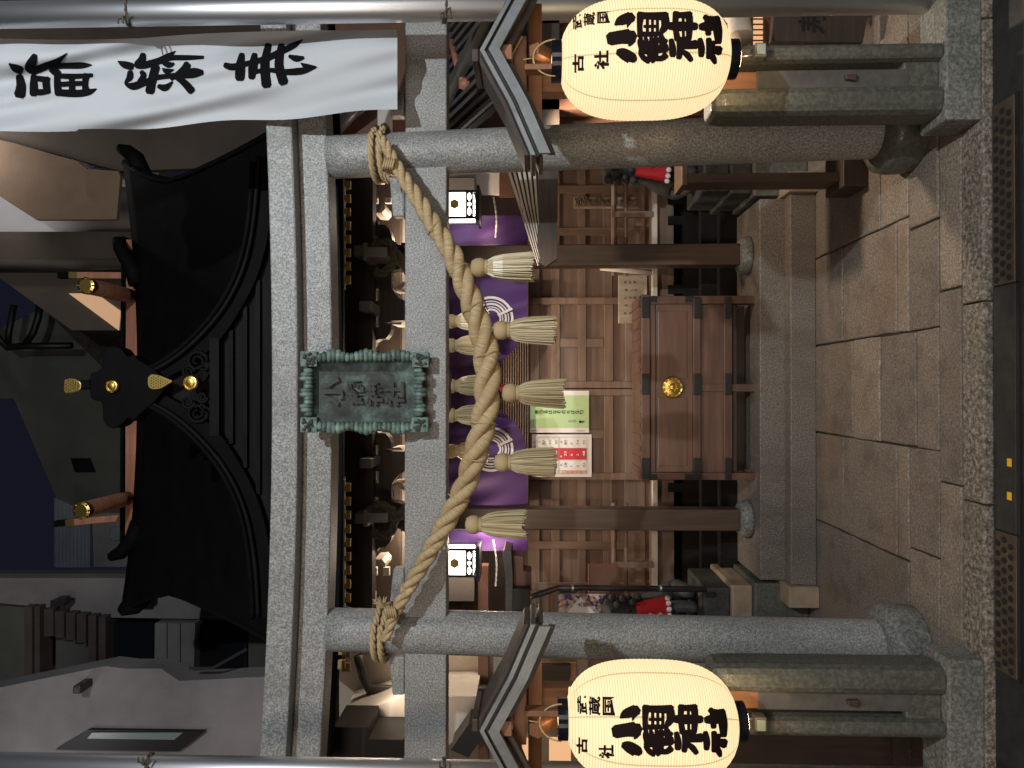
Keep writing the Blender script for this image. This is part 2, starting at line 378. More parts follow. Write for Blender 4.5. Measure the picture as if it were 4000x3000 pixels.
# ================================================================== SETTING
STREET = -0.03
g = MB().box(-30, 30, -12, 2.455, STREET-0.2, STREET); obj('road', g, M_ASPH, kind='structure')
g = MB().box(-30, 30, 2.63, 40, -0.25, -0.012); obj('ground', g, M_JOINT, kind='structure')
pv = MB()
def slab(x0, x1, y0, y1, g=0.0035, dz=0.0):
    g = g*random.uniform(.6, 1.7)
    dz += random.uniform(-.0015, .0015)
    j = lambda: random.uniform(-.0032, .0032)
    e = []      # slightly worn, wandering edges
    for (ax, ay), (bx_, by) in zip(((x0+g,y0+g),(x1-g,y0+g),(x1-g,y1-g),(x0+g,y1-g)), ((x1-g,y0+g),(x1-g,y1-g),(x0+g,y1-g),(x0+g,y0+g))):
        n_ = max(1, int(math.hypot(bx_-ax, by-ay)/.09))
        e += [(ax+(bx_-ax)*i/n_+j()*.8, ay+(by-ay)*i/n_+j()*.8, dz) for i in range(n_)]
    pv.poly(e, (0, 0, -.06))
def cols(x0, x1, ys):
    for a, b in zip(ys[:-1], ys[1:]): slab(x0, x1, a, b)
# second band of smooth stone, then the three-column walk and big slabs either side
for a, b in zip([-6, -4.4, -2.9, -1.75, -.37, .39, 1.9, 3.3, 5], [-4.4, -2.9, -1.75, -.37, .39, 1.9, 3.3, 5, 6.5]): slab(a, b, 2.754, 2.908, 0.003)
cols(.25, .69, [2.908, 3.139]); cols(.25, .755, [3.139, 3.239, 3.80, 4.2])
cols(-.25, .25, [2.908, 3.079, 3.399, 3.678, 4.2])
cols(-.685, -.25, [2.908, 3.143]); cols(-.75, -.25, [3.143, 3.242, 3.796, 4.2])
slab(.69, 2.6, 2.908, 3.139); slab(.755, 1.04, 3.139, 3.39); slab(.755, 2.6, 3.39, 4.9); slab(1.04, 2.6, 3.139, 3.39); slab(2.6, 6, 2.908, 5.0)
slab(-2.6, -.685, 2.908, 3.143); slab(-2.6, -.75, 3.143, 4.9); slab(-6, -2.6, 2.908, 5.0)
obj('paving', pv, M_PAVE, kind='structure', bevel=0.007)
kb = MB()
for a, b in zip([-7, -5.2, -3.6, -2.2, -.42, .32, 1.35, 3, 4.6], [-5.2, -3.6, -2.2, -.42, .32, 1.35, 3, 4.6, 7]): kb.box(a+.003, b-.003, 2.621, 2.751, -.12, .002)
obj('kerb', kb, M_KERB, kind='structure', bevel=0.007)
dr = MB().box(-30, 30, 2.455, 2.619, STREET-.2, STREET-.004); obj('gutter', dr, M_IRON, kind='structure')

# gutter covers let into the street along the kerb
def cover(x0, x1, label, dots):
    c = thing('gutter_cover', label, 'drain cover', ((x0+x1)/2, 2.55, STREET), 'gutter covers along the kerb')
    obj('plate', MB().box(x0, x1, 2.495, 2.613, STREET-.02, STREET+.004), M_IRON if not dots else M_GRATE if dots == 2 else M_IRON, c, bevel=.002)
    h = MB(); n = int((x1-x0)/.036)
    for r in range(3):
        for i in range(n):
            q = x0+.02+i*.036+(r % 2)*.018
            if q > x1-.02: continue
            vs = [(q+.0115*math.cos(k*math.pi/5), 2.522+r*.034+.013*math.sin(k*math.pi/5), STREET+.0062) for k in range(10)]
            h.add(vs, [tuple(range(10))])
    if dots: obj('slot_holes', h, M_HOLE, c)
    obj('edge_strip', MB().box(x0, x1, 2.475, 2.492, STREET-.02, STREET+.003), M_BLACKM, c)
    return c
cover(.37, 1.02, 'brown perforated gutter cover with three rows of slots, on the right of the walk', 2)
cover(-.50, .365, 'plain dark gutter cover with two yellow squares in front of it', 0)
cover(-1.0, -.505, 'brown perforated gutter cover with three rows of slots, by the left lantern', 2)
for px in (1807, 1938):
    p = onz(3948, px, STREET); o = obj('yellow_marker', MB().box(p.x-.014, p.x+.014, p.y-.011, p.y+.011, STREET, STREET+.006), M_YEL, bevel=.001)
    tag(o, 'yellow square on the dark gutter strip, the one nearer the %s' % ('walk\'s middle' if px == 1807 else 'left lantern'), 'marker', 'yellow squares on the gutter')

# steps and landing before the shrine
st = thing('stone_steps', 'two wide granite steps up to the shrine landing', 'steps', (0, 4.2, 0))
obj('tread', MB().box(-1.13, 1.13, 4.15, 4.249, 0, .146), M_STEP, st, bevel=.006)
obj('tread', MB().box(-1.13, 1.13, 4.251, 5.3, 0, .29), M_STEP, st, bevel=.006)
obj('side_kerb', MB().box(-1.25, -1.132, 4.11, 4.9, 0, .17), M_TAN, st, bevel=.005)
obj('side_kerb', MB().box(1.132, 1.25, 4.11, 4.9, 0, .17), M_TAN, st, bevel=.005)

# ================================================================== TORII
TY = 3.11
t = thing('torii_gate', 'grey granite torii gate with a double top beam across the walk', 'gate', (0, TY, 0))
def pcol(side):
    a = at(3600, 2518 if side < 0 else 520, TY); b = at(1290, 2458 if side < 0 else 614, TY)
    a.z = 0.0; b.y = TY; a.y = TY
    m = MB(); n = 24; m.tube([a.lerp(b, i/n) for i in range(n+1)], [.101-.009*(i/n) for i in range(n+1)], 40); return m, a
for sd in (-1, 1):
    m, a = pcol(sd); p = obj('pillar', m, M_GRAN, t, smooth=True)
    prof = [(.165, 0.0)]+[(.172*(1-abs((z-.07)/.11)**3*.28), z) for z in [.01,.03,.05,.07,.09,.11,.13]]+[(.142,.148),(.125,.158),(.104,.160)]
    obj('base_collar', MB().lathe(prof, (a.x, TY, 0), 40), M_BLOCK if sd < 0 else M_MOSS, t, smooth=True)
def curved(ixa, ixb, D0, D1, half, name):
    """beam whose ends sweep upward"""
    m = MB(); n = 40; rows = []
    for i in range(n+1):
        s = -1+2*i/n; iy = 1510+s*half; rise = 46*(s*half/1430.0)**2
        ta, tb = at(ixa-rise, iy, D0), at(ixb-rise, iy, D0)
        rows.append([(ta.x, D0, ta.z), (tb.x, D0, tb.z), (tb.x, D1, tb.z), (ta.x, D1, ta.z)])
    vs = [q for r in rows for q in r]
    fs = [(i*4+k, i*4+(k+1) % 4, (i+1)*4+(k+1) % 4, (i+1)*4+k) for i in range(n) for k in range(4)]
    fs += [(0,1,2,3), (n*4+3, n*4+2, n*4+1, n*4)]
    m.add(vs, fs); obj(name, m, M_GRAN, t, bevel=.008)
curved(1060, 1163, 2.985, 3.25, 1700, 'top_beam')
curved(1184, 1297, 3.055, 3.175, 1640, 'second_beam')
a, b = at(1581, 1510, 3.06), at(1744, 1510, 3.06)
obj('tie_beam', MB().box(-1.82, 1.82, 3.06, 3.16, b.z, a.z), M_GRAN, t, bevel=.006)
for (x0, x1, y0, y1, sl) in ((1519,1579,2567,2716,1), (1522,1579,2222,2352,-1), (1520,1579,690,845,1), (1522,1579,357,450,-1)):
    # wedges driven in over the tie beam beside each pillar
    p = [at(x1, y0, 3.08), at(x1, y1, 3.08), at(x0+(14 if sl > 0 else 0), y1, 3.08), at(x0+(0 if sl > 0 else 14), y0, 3.08)]
    obj('wedge', MB().poly(p, (0, .06, 0)), M_GRAN, t, bevel=.006)

# tablet hanging in front of the beams
pl = thing('name_tablet', 'verdigris copper name tablet with a ruffled frame on the torii', 'plaque', at(1430, 1531, 2.9))
TILT = 0.10
def tab(ix, iy, off=0.0):
    """a point on the tilted tablet; off = towards the viewer"""
    D = 3.035 - TILT*(1680-ix)/505.0 - off
    return at(ix, iy, D)
def ring(pin, pout, z0, z1, mb):
    n = len(pin); vs = [tab(*p, z0) for p in pin]+[tab(*p, z1) for p in pout]
    mb.add(vs, [(i, (i+1) % n, n+(i+1) % n, n+i) for i in range(n)])
obj('back_plate', MB().poly([tab(1185,1385,.0), tab(1665,1385,0), tab(1660,1680,0), tab(1185,1680,0)], (0,.03,0)), M_VERDD, pl)
cx0, cx1, cy0, cy1 = 1245, 1583, 1451, 1611
obj('panel', MB().poly([tab(cx0,cy0,.012), tab(cx1,cy0,.012), tab(cx1,cy1,.012), tab(cx0,cy1,.012)], (0,.01,0)), M_VERD, pl)
inner = [(cx0,cy0),(cx1,cy0),(cx1,cy1),(cx0,cy1)]; outer = [(1215,1400),(1628,1398),(1626,1664),(1215,1662)]
fb = MB(); ring(inner, outer, .013, .035, fb); obj('flared_border', fb, M_VERD, pl, flip=False)
def ruffle(p0, p1, n, depth, out, mbs):
    """a row of rounded gadroons swelling in and out along one side"""
    for i in range(n):
        s = (i+.5)/n; wv = .5-.5*math.cos(s*math.pi*2*3); w_ = 1/n*.95
        x = p0[0]+(p1[0]-p0[0])*s; y = p0[1]+(p1[1]-p0[1])*s; dx = (p1[0]-p0[0])/n; dy = (p1[1]-p0[1])/n
        ln = depth*(.40+.60*wv)*random.uniform(.9, 1.06)
        a_ = tab(x-out[0]*10, y-out[1]*10, .030); c_ = tab(x+out[0]*ln*.6, y+out[1]*ln*.6, .046); e_ = tab(x+out[0]*ln, y+out[1]*ln, .028)
        r = math.hypot(dx, dy)*.66*2.95/F
        mbs[i % 2].tube([a_, a_.lerp(c_, .5), c_, c_.lerp(e_, .6), e_], [r*.7, r, r*1.05, r*.95, r*.45], 8)
for a_ in (((1240,1402),(1620,1400),21,36,(0,-1)), ((1240,1660),(1620,1662),21,36,(0,1)), ((1212,1440),(1212,1625),12,42,(-1,0)), ((1630,1440),(1630,1625),12,38,(1,0))):
    rf, rf2 = MB(), MB(); ruffle(*a_, (rf, rf2))
    e_ = obj('ruffled_edge', rf, M_VERDL, pl, smooth=True); obj('dull_gadroons', rf2, M_VERDM, e_, smooth=True)
for (x, y) in ((1205,1402), (1205,1660), (1642,1405), (1640,1660)):
    cc = MB().poly([tab(x-33,y-30,.052), tab(x+33,y-30,.052), tab(x+33,y+30,.052), tab(x-33,y+30,.052)], (0,.03,0))
    co = obj('corner_boss', cc, M_VERDL, pl, bevel=.004)
    k = MB()
    for i in range(22):
        q = tab(x+random.uniform(-22, 22), y+random.uniform(-22, 22), .054); k.lathe([(.0065,-.004),(.006,.003),(.002,.005)], q, 7, 'Y')
    obj('boss_knobs', k, M_VERDD, co)
gm = MB()
for ch, x0, x1, y0, y1 in (('小',1262,1341,1473,1588), ('網',1350,1420,1487,1582), ('神',1428,1495,1492,1585), ('社',1503,1580,1492,1588)):
    vs, fs = glyph(ch, .034); nn = len(vs)
    f3 = [tab(x0+(x1-x0)*v, y1-(y1-y0)*u, .030) for u, v in vs]; bk = [tab(x0+(x1-x0)*v, y1-(y1-y0)*u, .012) for u, v in vs]
    ed = {}
    for q in fs:
        for i in range(len(q)): e = (q[i], q[(i+1) % len(q)]); ed[e] = 1
    sides = [(e[0], e[1], nn+e[1], nn+e[0]) for e in ed if (e[1], e[0]) not in ed]
    gm.add(f3+bk, list(fs)+sides)
obj('raised_characters', gm, M_VERDD, pl)

# ------------------------------------------------------------------ shimenawa
def rope_mesh(path, rad, strands=3, k=.9, seg=12, phase=0.0, hand=-1, dens=.012):
    """strands twisted round a path; rad(s) with s = 0..1"""
    P = catmull(path, 16); L = [0]
    for a, b in zip(P[:-1], P[1:]): L.append(L[-1]+(Vector(b)-Vector(a)).length)
    n = max(12, int(L[-1]/dens)); pts = []; j = 0
    for i in range(n+1):
        q = L[-1]*i/n
        while j < len(L)-2 and L[j+1] < q: j += 1
        f = (q-L[j])/max(L[j+1]-L[j], 1e-9); pts.append(Vector(P[j]).lerp(Vector(P[j+1]), f))
    mb = MB(); ph = [0.0]; h = L[-1]/n
    for i in range(n): ph.append(ph[-1]+k*h/rad(i/n))
    for s_ in range(strands):
        path_, rr = [], []
        for i, p in enumerate(pts):
            tt = (pts[min(i+1, n)]-pts[max(i-1, 0)]).normalized(); vw = Vector((0,-1,0)); vw = (vw-tt*vw.dot(tt)).normalized()
            u_ = tt.cross(vw)
            if u_.z < 0 and abs(tt.x) > .2: u_ = -u_
            R = rad(i/n); a = phase+2*math.pi*s_/strands+hand*ph[i]
            path_.append(p+(u_*math.cos(a)+vw*math.sin(a))*R*.53); rr.append(R*.50)
        mb.tube(path_, rr, seg)
    return mb, pts
RP = [(1492,540),(1545,640),(1590,715),(1640,790),(1700,888),(1757,976),(1806,1085),(1858,1225),(1896,1356),(1905,1500),(1893,1627),(1858,1772),(1815,1899),(1760,2007),(1706,2107),(1655,2197),(1601,2287),(1545,2390),(1505,2500)]
def RD(iy): return 2.945 - .035*max(0, 1-abs((iy-1510)/900))
RL = len(RP)
def rrad(s):
    d = abs(s-.49)/.5; return .0205+.0355*max(0, 1-d**1.45)
sh = thing('shimenawa_rope', 'thick twisted straw rope hanging across the torii between the pillars', 'rope', at(1900, 1500, 2.88))
mb, pts = rope_mesh([at(x, y, RD(y)) for x, y in RP], rrad, 3, 1.0, 16, .4)
obj('twisted_rope', mb, M_ROPE, sh, smooth=True)
def wrap(cx_ix, iy, rr, nturn, r, ph):
    c = at(cx_ix, iy, TY); return [(c.x+(.100+r)*math.cos(a), TY+(.100+r)*math.sin(a), c.z+h) for a, h in [(ph+2*math.pi*nturn*i/(24*nturn), -rr/2+rr*i/(24*nturn)) for i in range(24*nturn+1)]]
for (ix, iy, h) in ((1505, 600, .0), (1473, 606, .0), (1510, 2470, 0), (1482, 2466, 0)):
    m, _ = rope_mesh([Vector(q) for q in wrap(ix, iy, .01, 1, .014, -1.0)], lambda s: .0145, 3, .9, 8)
    obj('pillar_loop', m, M_ROPE, sh, smooth=True)
for (ix, iy) in ((1522, 640), (1530, 2392)):
    kn = MB()
    for j in range(5):
        q = [at(ix-22+j*9+6*math.cos(a), iy+(-26 if iy < 1000 else 26)*math.cos(a)*.9, 2.945-.045*math.sin(a)) for a in [2*math.pi*i/16 for i in range(17)]]
        kn.tube(q, .005, 6)
    obj('binding_cord', kn, M_ROPE, sh, smooth=True)
fr = MB()
for (ix, iy, sg) in ((1500, 670, 1), (1505, 2370, -1)):
    base = at(ix, iy, 2.96)
    for i in range(34):
        d = Vector((random.gauss(-.35*sg, .25), random.gauss(-.1, .3), random.gauss(-.5 if sg > 0 else .4, .3))).normalized()*random.uniform(.03, .062)
        fr.tube([base, base+d*.6+Vector((0,0,.004)), base+d], [.0035, .003, .0015], 4)
obj('frayed_end', fr, M_ROPE, sh)
th = MB()   # thin cords tied round the rope
for i in (int(len(pts)*f) for f in (.19, .28, .35, .44, .56, .63, .70, .8)):
    p = pts[i]; tt = (pts[i+1]-pts[i-1]).normalized(); a_ = tt.orthogonal().normalized(); b_ = tt.cross(a_); R = rrad(i/len(pts))*1.04
    th.tube([p+(a_*math.cos(q)+b_*math.sin(q))*R+tt*(.02*math.sin(q*.5)) for q in [2*math.pi*j/20 for j in range(21)]], .0022, 5)
obj('tie_cord', th, M_ROPE, sh)
# straw tassels
def tassel(label, group):
    t_ = thing('straw_tassel', label, 'tassel', (0,0,0), group)
    obj('head', MB().lathe([(.006,.0),(.020,-.004),(.027,-.016),(.028,-.030),(.024,-.040),(.020,-.043)], (0,0,0), 20), M_ROPE, t_, smooth=True)
    tb = MB(); tb.lathe([(.021,-.041),(.023,-.044),(.023,-.050),(.021,-.053)], (0,0,0), 20); obj('binding', tb, M_ROPE, t_, smooth=True)
    sk = MB(); sk.lathe([(.018,-.05),(.026,-.065),(.030,-.10),(.034,-.17)], (0,0,0), 18)
    for i in range(230):
        a = random.uniform(0, 2*math.pi); f = math.sqrt(random.uniform(.35, 1)); L = -.178+random.uniform(-.006, .006)
        a2 = a+random.gauss(0, .10); pr = [(.019,-.046),(.031,-.068),(.037,-.095),(.040,-.13),(.0435+.002*math.sin(a*3),L+.004*math.sin(a*2))]
        k = random.uniform(.93, 1.06)
        pp = [(r*f*k*math.cos(a+(a2-a)*j/4), r*f*k*math.sin(a+(a2-a)*j/4), z) for j, (r, z) in enumerate(pr)]
        sk.tube(pp, [.0018,.0021,.0021,.0020,.0016], 4)
    obj('straw_skirt', sk, M_STRAW, t_)
    return t_
G1 = 'straw tassels on the torii rope'
TN = ['straw tassel in front of the right wooden post', 'straw tassel over the right crest of the purple curtain', 'straw tassel hanging over the green paper notice',
      'straw tassel hanging over the red and white printed table', 'straw tassel in front of the left wooden post']
ts = None
for i, (tx, ty, ln) in enumerate(((1838, 1045, 1.0), (1925, 1290, 1.0), (1960, 1535, 1.0), (1930, 1806, .98), (1817, 2049, .97))):
    p = at(tx, ty, 2.925)
    if ts is None: ts = tassel(TN[0], G1); ts.location = p; ts.scale = (1.42,)*3
    else: d = dup(ts, p, random.uniform(0, 6), TN[i], (1.42*ln,)*3)
ts.scale = (1.42,)*3

# ------------------------------------------------------------------ banner, poles
POLE = {}
for sd, nm in ((1, 'right'), (-1, 'left')):
    p = thing('banner_pole', 'tall brushed steel pole beside the %s paper lantern' % nm, 'pole', (sd*1.487, 2.75, 0), 'steel banner poles')
    obj('shaft', MB().lathe([(.0495, 0), (.0495, 5.2)], (sd*1.487, 2.75, 0), 48), M_STEEL, p, smooth=True)
    for z in ((3.22, 1.97) if sd > 0 else (3.13, 1.97)):
        m = MB(); q = [(sd*1.487+.052*math.cos(a), 2.75+.052*math.sin(a), z+.012*math.sin(a*1.0)+.008*i/24) for i, a in [(i, 2*math.pi*i/24) for i in range(40)]]
        m2, _ = rope_mesh([Vector(x) for x in q], lambda s: .006, 2, .8, 6)
        e = Vector((sd*1.487-sd*.045, 2.70, z)); mm = MB(); mm.v, mm.f, mm.uv = m2.v, m2.f, m2.uv
        for k in range(3):
            mm.tube([e, e+Vector((-sd*.012*(k-1), -.012, -.02+.018*k)), e+Vector((-sd*.03, -.014, -.025+.02*k))], .0035, 5)
        o = obj('tied_cord', mm, M_ROPED, p)
def ban(ix, iy, off=0.0):
    s = (ix-1000)/600.0; q = (iy-300)/180.0
    D = 2.90 + .022*math.sin(ix*.0042+iy*.021+.6) + .013*math.sin(ix*.0085-iy*.016+1.0) + .010*math.sin(iy*.045+ix*.007)*(1-.5*s) + .006*math.sin(ix*.016+iy*.06)
    return at(ix, iy, D-off)
def bedge(ix):   # right and left edge of the cloth in the photograph
    tt = (ix+150)/1705.0
    top = 150 - 36*max(0, min(1, (ix-550)/650.0)) + 5*math.sin(ix*.006)
    bot = 512 - 84*max(0, (ix-300)/1250.0)**1.15*1.0 + 7*math.sin(ix*.0115+1.0) if ix > 300 else 512 + 3*math.sin(ix*.01)
    return top, bot
bn = thing('hanging_banner', 'long white cloth banner with three black characters on the right', 'banner', at(1500, 270, 2.84))
def bsurf(u, v):
    ix = -150+1702*v; a_, b_ = bedge(ix); return ban(ix, a_+(b_-a_)*u)
obj('cloth', MB().sheet(bsurf, 44, 160), M_CLOTH, bn, smooth=True, flip=False)
S = 2.212
def bfn(x, y, e): return ban(x/S, y/S, .0022+e*.6)
STR = [
 [(78,550,14),(125,585,66),(180,608,72)], [(300,480,50),(275,540,85),(250,585,75),(300,608,70),(400,570,66),(490,535,60),(578,460,8)],
 [(440,570,70),(520,570,50),(700,566,56),(790,562,14)], [(440,600,50),(490,630,70),(515,650,50)],
 [(165,660,62),(182,740,84),(170,818,100)],
 [(290,655,50),(292,735,72),(290,812,70)], [(395,680,66),(400,740,66),(405,795,60)], [(275,672,46),(350,682,52),(420,690,50)], [(270,790,50),(350,797,56),(425,785,46)],
 [(495,650,56),(497,740,64),(505,810,66)], [(620,652,50),(622,740,56),(622,810,56)], [(745,650,66),(735,730,54),(745,800,70)],
 [(480,655,44),(640,660,48),(795,650,36)], [(480,732,44),(640,722,46),(740,720,40)], [(500,800,62),(660,808,66),(770,795,56),(832,768,12)],
 [(1018,528,10),(1070,556,60),(1140,576,66)], [(1235,470,50),(1225,520,72),(1185,560,60),(1250,562,66),(1370,528,62),(1450,490,60),(1515,442,8)],
 [(1395,525,54),(1480,500,48),(1620,498,46),(1755,495,30)], [(1395,538,20),(1455,560,56),(1500,552,28)],
 [(1125,622,50),(1120,670,58),(1085,720,24),(1150,745,66),(1250,712,60),(1335,690,60)], [(1222,620,40),(1240,655,52),(1205,712,50)],
 [(1345,580,80),(1315,690,78),(1295,790,84)], [(1320,675,54),(1430,660,46),(1560,650,60),(1670,630,88),(1745,625,50)],
 [(1405,590,14),(1440,615,50),(1500,604,14)], [(1620,560,74),(1575,605,50),(1480,680,40)], [(1370,745,40),(1430,757,60),(1490,705,14)], [(1500,660,30),(1580,705,60),(1655,785,70)],
 [(2090,470,50),(2075,570,82),(2072,675,84)], [(1945,562,50),(2010,578,62),(2130,550,48),(2300,505,56),(2440,440,58),(2545,388,52),(2615,342,8)],
 [(2200,470,50),(2186,570,80),(2175,670,60)], [(2318,390,60),(2288,560,80),(2302,735,86)], [(2432,392,60),(2410,560,80),(2448,710,86)],
 [(2170,625,44),(2320,605,40),(2460,622,52),(2610,612,60),(2735,582,8)], [(2500,485,30),(2560,505,58),(2620,498,30)], [(2600,545,10),(2650,575,50),(2730,580,20)],
]
gb = MB()
for i, s_ in enumerate(STR): brush(gb, s_, bfn, .0004*(i % 7))
obj('characters', gb, M_INK, bn, flip=False)

# ------------------------------------------------------------------ lantern stands
def lr(z): 
    q = 1-(abs(z)/.287)**3; return .191*max(q, 0)**.42
LZ = [(-.2795+.559*i/78) for i in range(79)]
BIG = [
 [(850,340,96),(940,325,98),(1020,318,108),(1050,305,70)], [(1035,350,60),(1020,385,30),(1008,400,8)],
 [(892,222,14),(935,190,66),(1020,158,80),(1035,150,66)], [(1020,180,50),(1005,215,24),(995,245,6)], [(918,452,50),(960,465,80),(1030,505,84),(1035,520,60)],
 [(1112,132,60),(1102,230,40),(1108,318,44)], [(1110,145,46),(1220,150,54),(1330,150,62)], [(1318,160,60),(1322,230,60),(1292,280,40)], [(1105,300,36),(1200,300,36),(1295,296,30)],
 [(1168,175,22),(1168,285,22)], [(1212,165,20),(1212,290,20)], [(1255,170,20),(1255,295,22)], [(1140,236,20),(1260,236,22)],
 [(1100,350,30),(1115,395,44),(1165,345,26)], [(1150,330,26),(1165,400,36),(1112,470,40)], [(1200,325,26),(1205,420,40),(1195,505,40)], [(1100,440,26),(1150,445,44),(1330,415,66)],
 [(1240,335,40),(1250,430,24),(1240,500,40)], [(1290,330,50),(1300,390,40),(1330,350,30)], [(1105,460,30),(1135,500,40),(1180,530,40)], [(1180,475,30),(1220,530,36)], [(1240,505,40),(1290,505,40),(1325,480,50)], [(1110,330,30),(1112,400,40),(1120,450,30)],
 [(1415,125,50),(1408,230,40),(1425,345,46)], [(1415,140,46),(1470,138,44),(1535,140,60)], [(1475,150,20),(1478,340,20)], [(1528,150,50),(1530,230,50),(1525,340,40)], [(1358,232,54),(1450,235,70),(1585,235,54)], [(1430,346,40),(1480,346,36),(1530,335,40)],
 [(1372,350,36),(1385,420,50),(1385,480,46)], [(1440,360,40),(1448,430,46),(1438,500,40)], [(1450,400,50),(1520,395,56),(1585,388,66)], [(1470,445,30),(1510,475,44),(1545,520,36)], [(1455,470,30),(1440,490,34)],
 [(1660,155,40),(1680,180,40),(1690,300,42)], [(1625,240,50),(1700,232,76),(1770,225,50)], [(1755,165,56),(1768,270,66),(1775,370,46)], [(1680,170,40),(1760,180,40)],
 [(1618,345,36),(1630,420,50),(1628,482,40)], [(1690,345,40),(1697,420,46),(1690,500,36)], [(1690,420,46),(1740,430,56),(1785,440,70)], [(1715,460,34),(1735,510,44),(1748,545,26)], [(1700,385,36),(1740,375,36)],
]
def lantern_stand(sd):
    nm = 'right' if sd > 0 else 'left'
    X = 1.117*sd; LY = 2.42; LZc = 1.257 if sd > 0 else 1.236
    s_ = thing('lantern_stand', 'roofed timber lantern stand clasped in a granite post on the %s' % nm, 'lantern stand', (1.145*sd, 2.66, 0), 'lantern stands before the torii')
    # granite block and post
    bx = 1.40*sd
    obj('base_block', MB().box(min(.980*sd, 1.9*sd), max(.980*sd, 1.9*sd), 2.623, 2.80, 0.0, .131), M_BLOCK, s_, bevel=.008)
    cm = MB(); prof = []
    c0, c1 = 1.012, 1.278                                    # inner and outer face of the post
    cw = (c1-c0)
    def half(xa, xb):
        n = 14; rows = []
        for z, k in [(.131, 1.0), (.80, 1.0), (.92, .98), (.955, .90), (.97, .70)]:
            r_ = []
            for i in range(n):
                a = 2*math.pi*i/n; ca, sa = math.cos(a), math.sin(a)
                ex = .62; x = (xa+xb)/2+(xb-xa)/2*k*math.copysign(abs(ca)**ex, ca); y = 2.715+.085*k*math.copysign(abs(sa)**ex, sa)
                r_.append((x*sd, y, z))
            rows.append(r_)
        vs = [q for r in rows for q in r]; m = len(rows)
        cm.add(vs, [(j*n+i, j*n+(i+1) % n, (j+1)*n+(i+1) % n, (j+1)*n+i) for j in range(m-1) for i in range(n)]+[tuple(range(n)), tuple(range((m-1)*n, m*n))])
    half(c0, c0+.112); half(c1-.070, c1)
    cm.box(min((c0+.08)*sd, (c1-.03)*sd), max((c0+.08)*sd, (c1-.03)*sd), 2.665, 2.765, .131, .26)
    obj('granite_post', cm, M_MOSS, s_, smooth=False, bevel=.006)
    xp = 1.152*sd
    obj('upright', MB().box(xp-.033, xp+.033, 2.668, 2.74, .265, 1.74), M_CEDARZ, s_, bevel=.004)
    obj('lower_sleeve', MB().box(xp-.0345, xp+.0345, 2.664, 2.743, .24, .80), M_SLATE, s_, bevel=.003)
    k = obj('peg', MB().poly([(xp-.014,2.664,.44),(xp+.012,2.664,.438),(xp+.010,2.664,.482),(xp-.008,2.664,.478)], (0,-.018,0)), M_DARK, s_, bevel=.004)
    # timber frame under the roof
    fm = MB(); fm.box(X-.092, X+.092, 2.42, 2.47, 1.655, 1.70); fm.box(X-.025, X+.025, 2.34, 2.75, 1.702, 1.755)
    fm.box(X-.30, X+.30, 2.60, 2.65, 1.60, 1.65)
    obj('cross_arm', fm, M_CEDAR, s_, bevel=.003)
    br = MB()
    br.beam((xp, 2.63, 1.44), (xp, 2.40, 1.63), .04, .04, (1,0,0)); br.beam((X-.03*sd, 2.41, 1.545), (X-.03*sd, 2.41, 1.66), .02, .05, (0,1,0))
    obj('brace', br, M_CEDAR, s_, bevel=.003)
    # roof
    az, tz, hw = 1.806, 1.638, .348
    def chev(z_off, th, y0, y1, hwk=1.0):
        m = MB(); h = hw*hwk
        dz = (az-tz)*hwk
        pts_ = [(X-h, az-dz+z_off), (X-h*.5, az-dz*.56+z_off), (X, az+z_off), (X+h*.5, az-dz*.56+z_off), (X+h, az-dz+z_off)]
        lo = [(x, z-th) for x, z in pts_]
        for i in range(4):
            m.poly([(pts_[i][0], y0, pts_[i][1]), (pts_[i+1][0], y0, pts_[i+1][1]), (lo[i+1][0], y0, lo[i+1][1]), (lo[i][0], y0, lo[i][1])], (0, y1-y0, 0))
        return m
    rf_ = obj('roof', chev(0, .014, 2.335, 2.56), M_SLATE, s_)
    obj('fascia', chev(0.001, .015, 2.325, 2.334), M_FASC, rf_); obj('fascia', chev(-.028, .036, 2.318, 2.333, .99), M_FASC, rf_)
    obj('shadow_board', chev(-.0145, .0125, 2.337, 2.36, .995), M_BLACKM, rf_)
    obj('soffit', chev(-.030, .012, 2.36, 2.56, .985), M_DARKX, rf_)
    obj('barge_board', chev(-.066, .022, 2.36, 2.385, .95), M_DARK, rf_)
    obj('upper_course', chev(.017, .015, 2.37, 2.56, .96), M_DARKX, rf_)
    obj('ridge_cap', MB().box(X-.022, X+.022, 2.36, 2.58, az+.008, az+.03), M_DARK, rf_, bevel=.004)
    # paper lantern, hung from the arm
    l = thing('paper_lantern', 'glowing cream paper lantern with black characters, the %s of the pair' % ('right-hand one' if sd > 0 else 'left-hand one'), 'lantern', (X, LY, LZc), 'paper lanterns before the torii')
    lm = MB()
    prof = []
    for i, z in enumerate(LZ): prof.append((lr(z)+(.0012 if i % 2 else 0), z))
    lm.lathe(prof, (X, LY, LZc), 64, cap=False); obj('paper_shade', lm, M_LANT, l, smooth=True)
    rg = MB().lathe([(.060,.0),(.068,.0),(.068,.036),(.060,.036)], (X, LY, LZc+.277), 32, cap=True); obj('hoop', rg, M_LACQ, l, smooth=False, bevel=.002)
    rg = MB().lathe([(.056,-.036),(.064,-.036),(.064,.0),(.056,.0)], (X, LY, LZc-.277), 32, cap=True); obj('hoop', rg, M_LACQ, l, smooth=False, bevel=.002)
    hd = MB().tube([(X+.062*math.cos(a)*1.0, LY-.03, LZc+.30+.075*math.sin(a)) for a in [math.pi*i/14 for i in range(15)]], .0028, 6)
    hd.tube([(X, LY-.03, LZc+.375), (X, LY-.02, LZc+.41)], .002, 5); obj('handle', hd, M_ROPE, l, smooth=True)
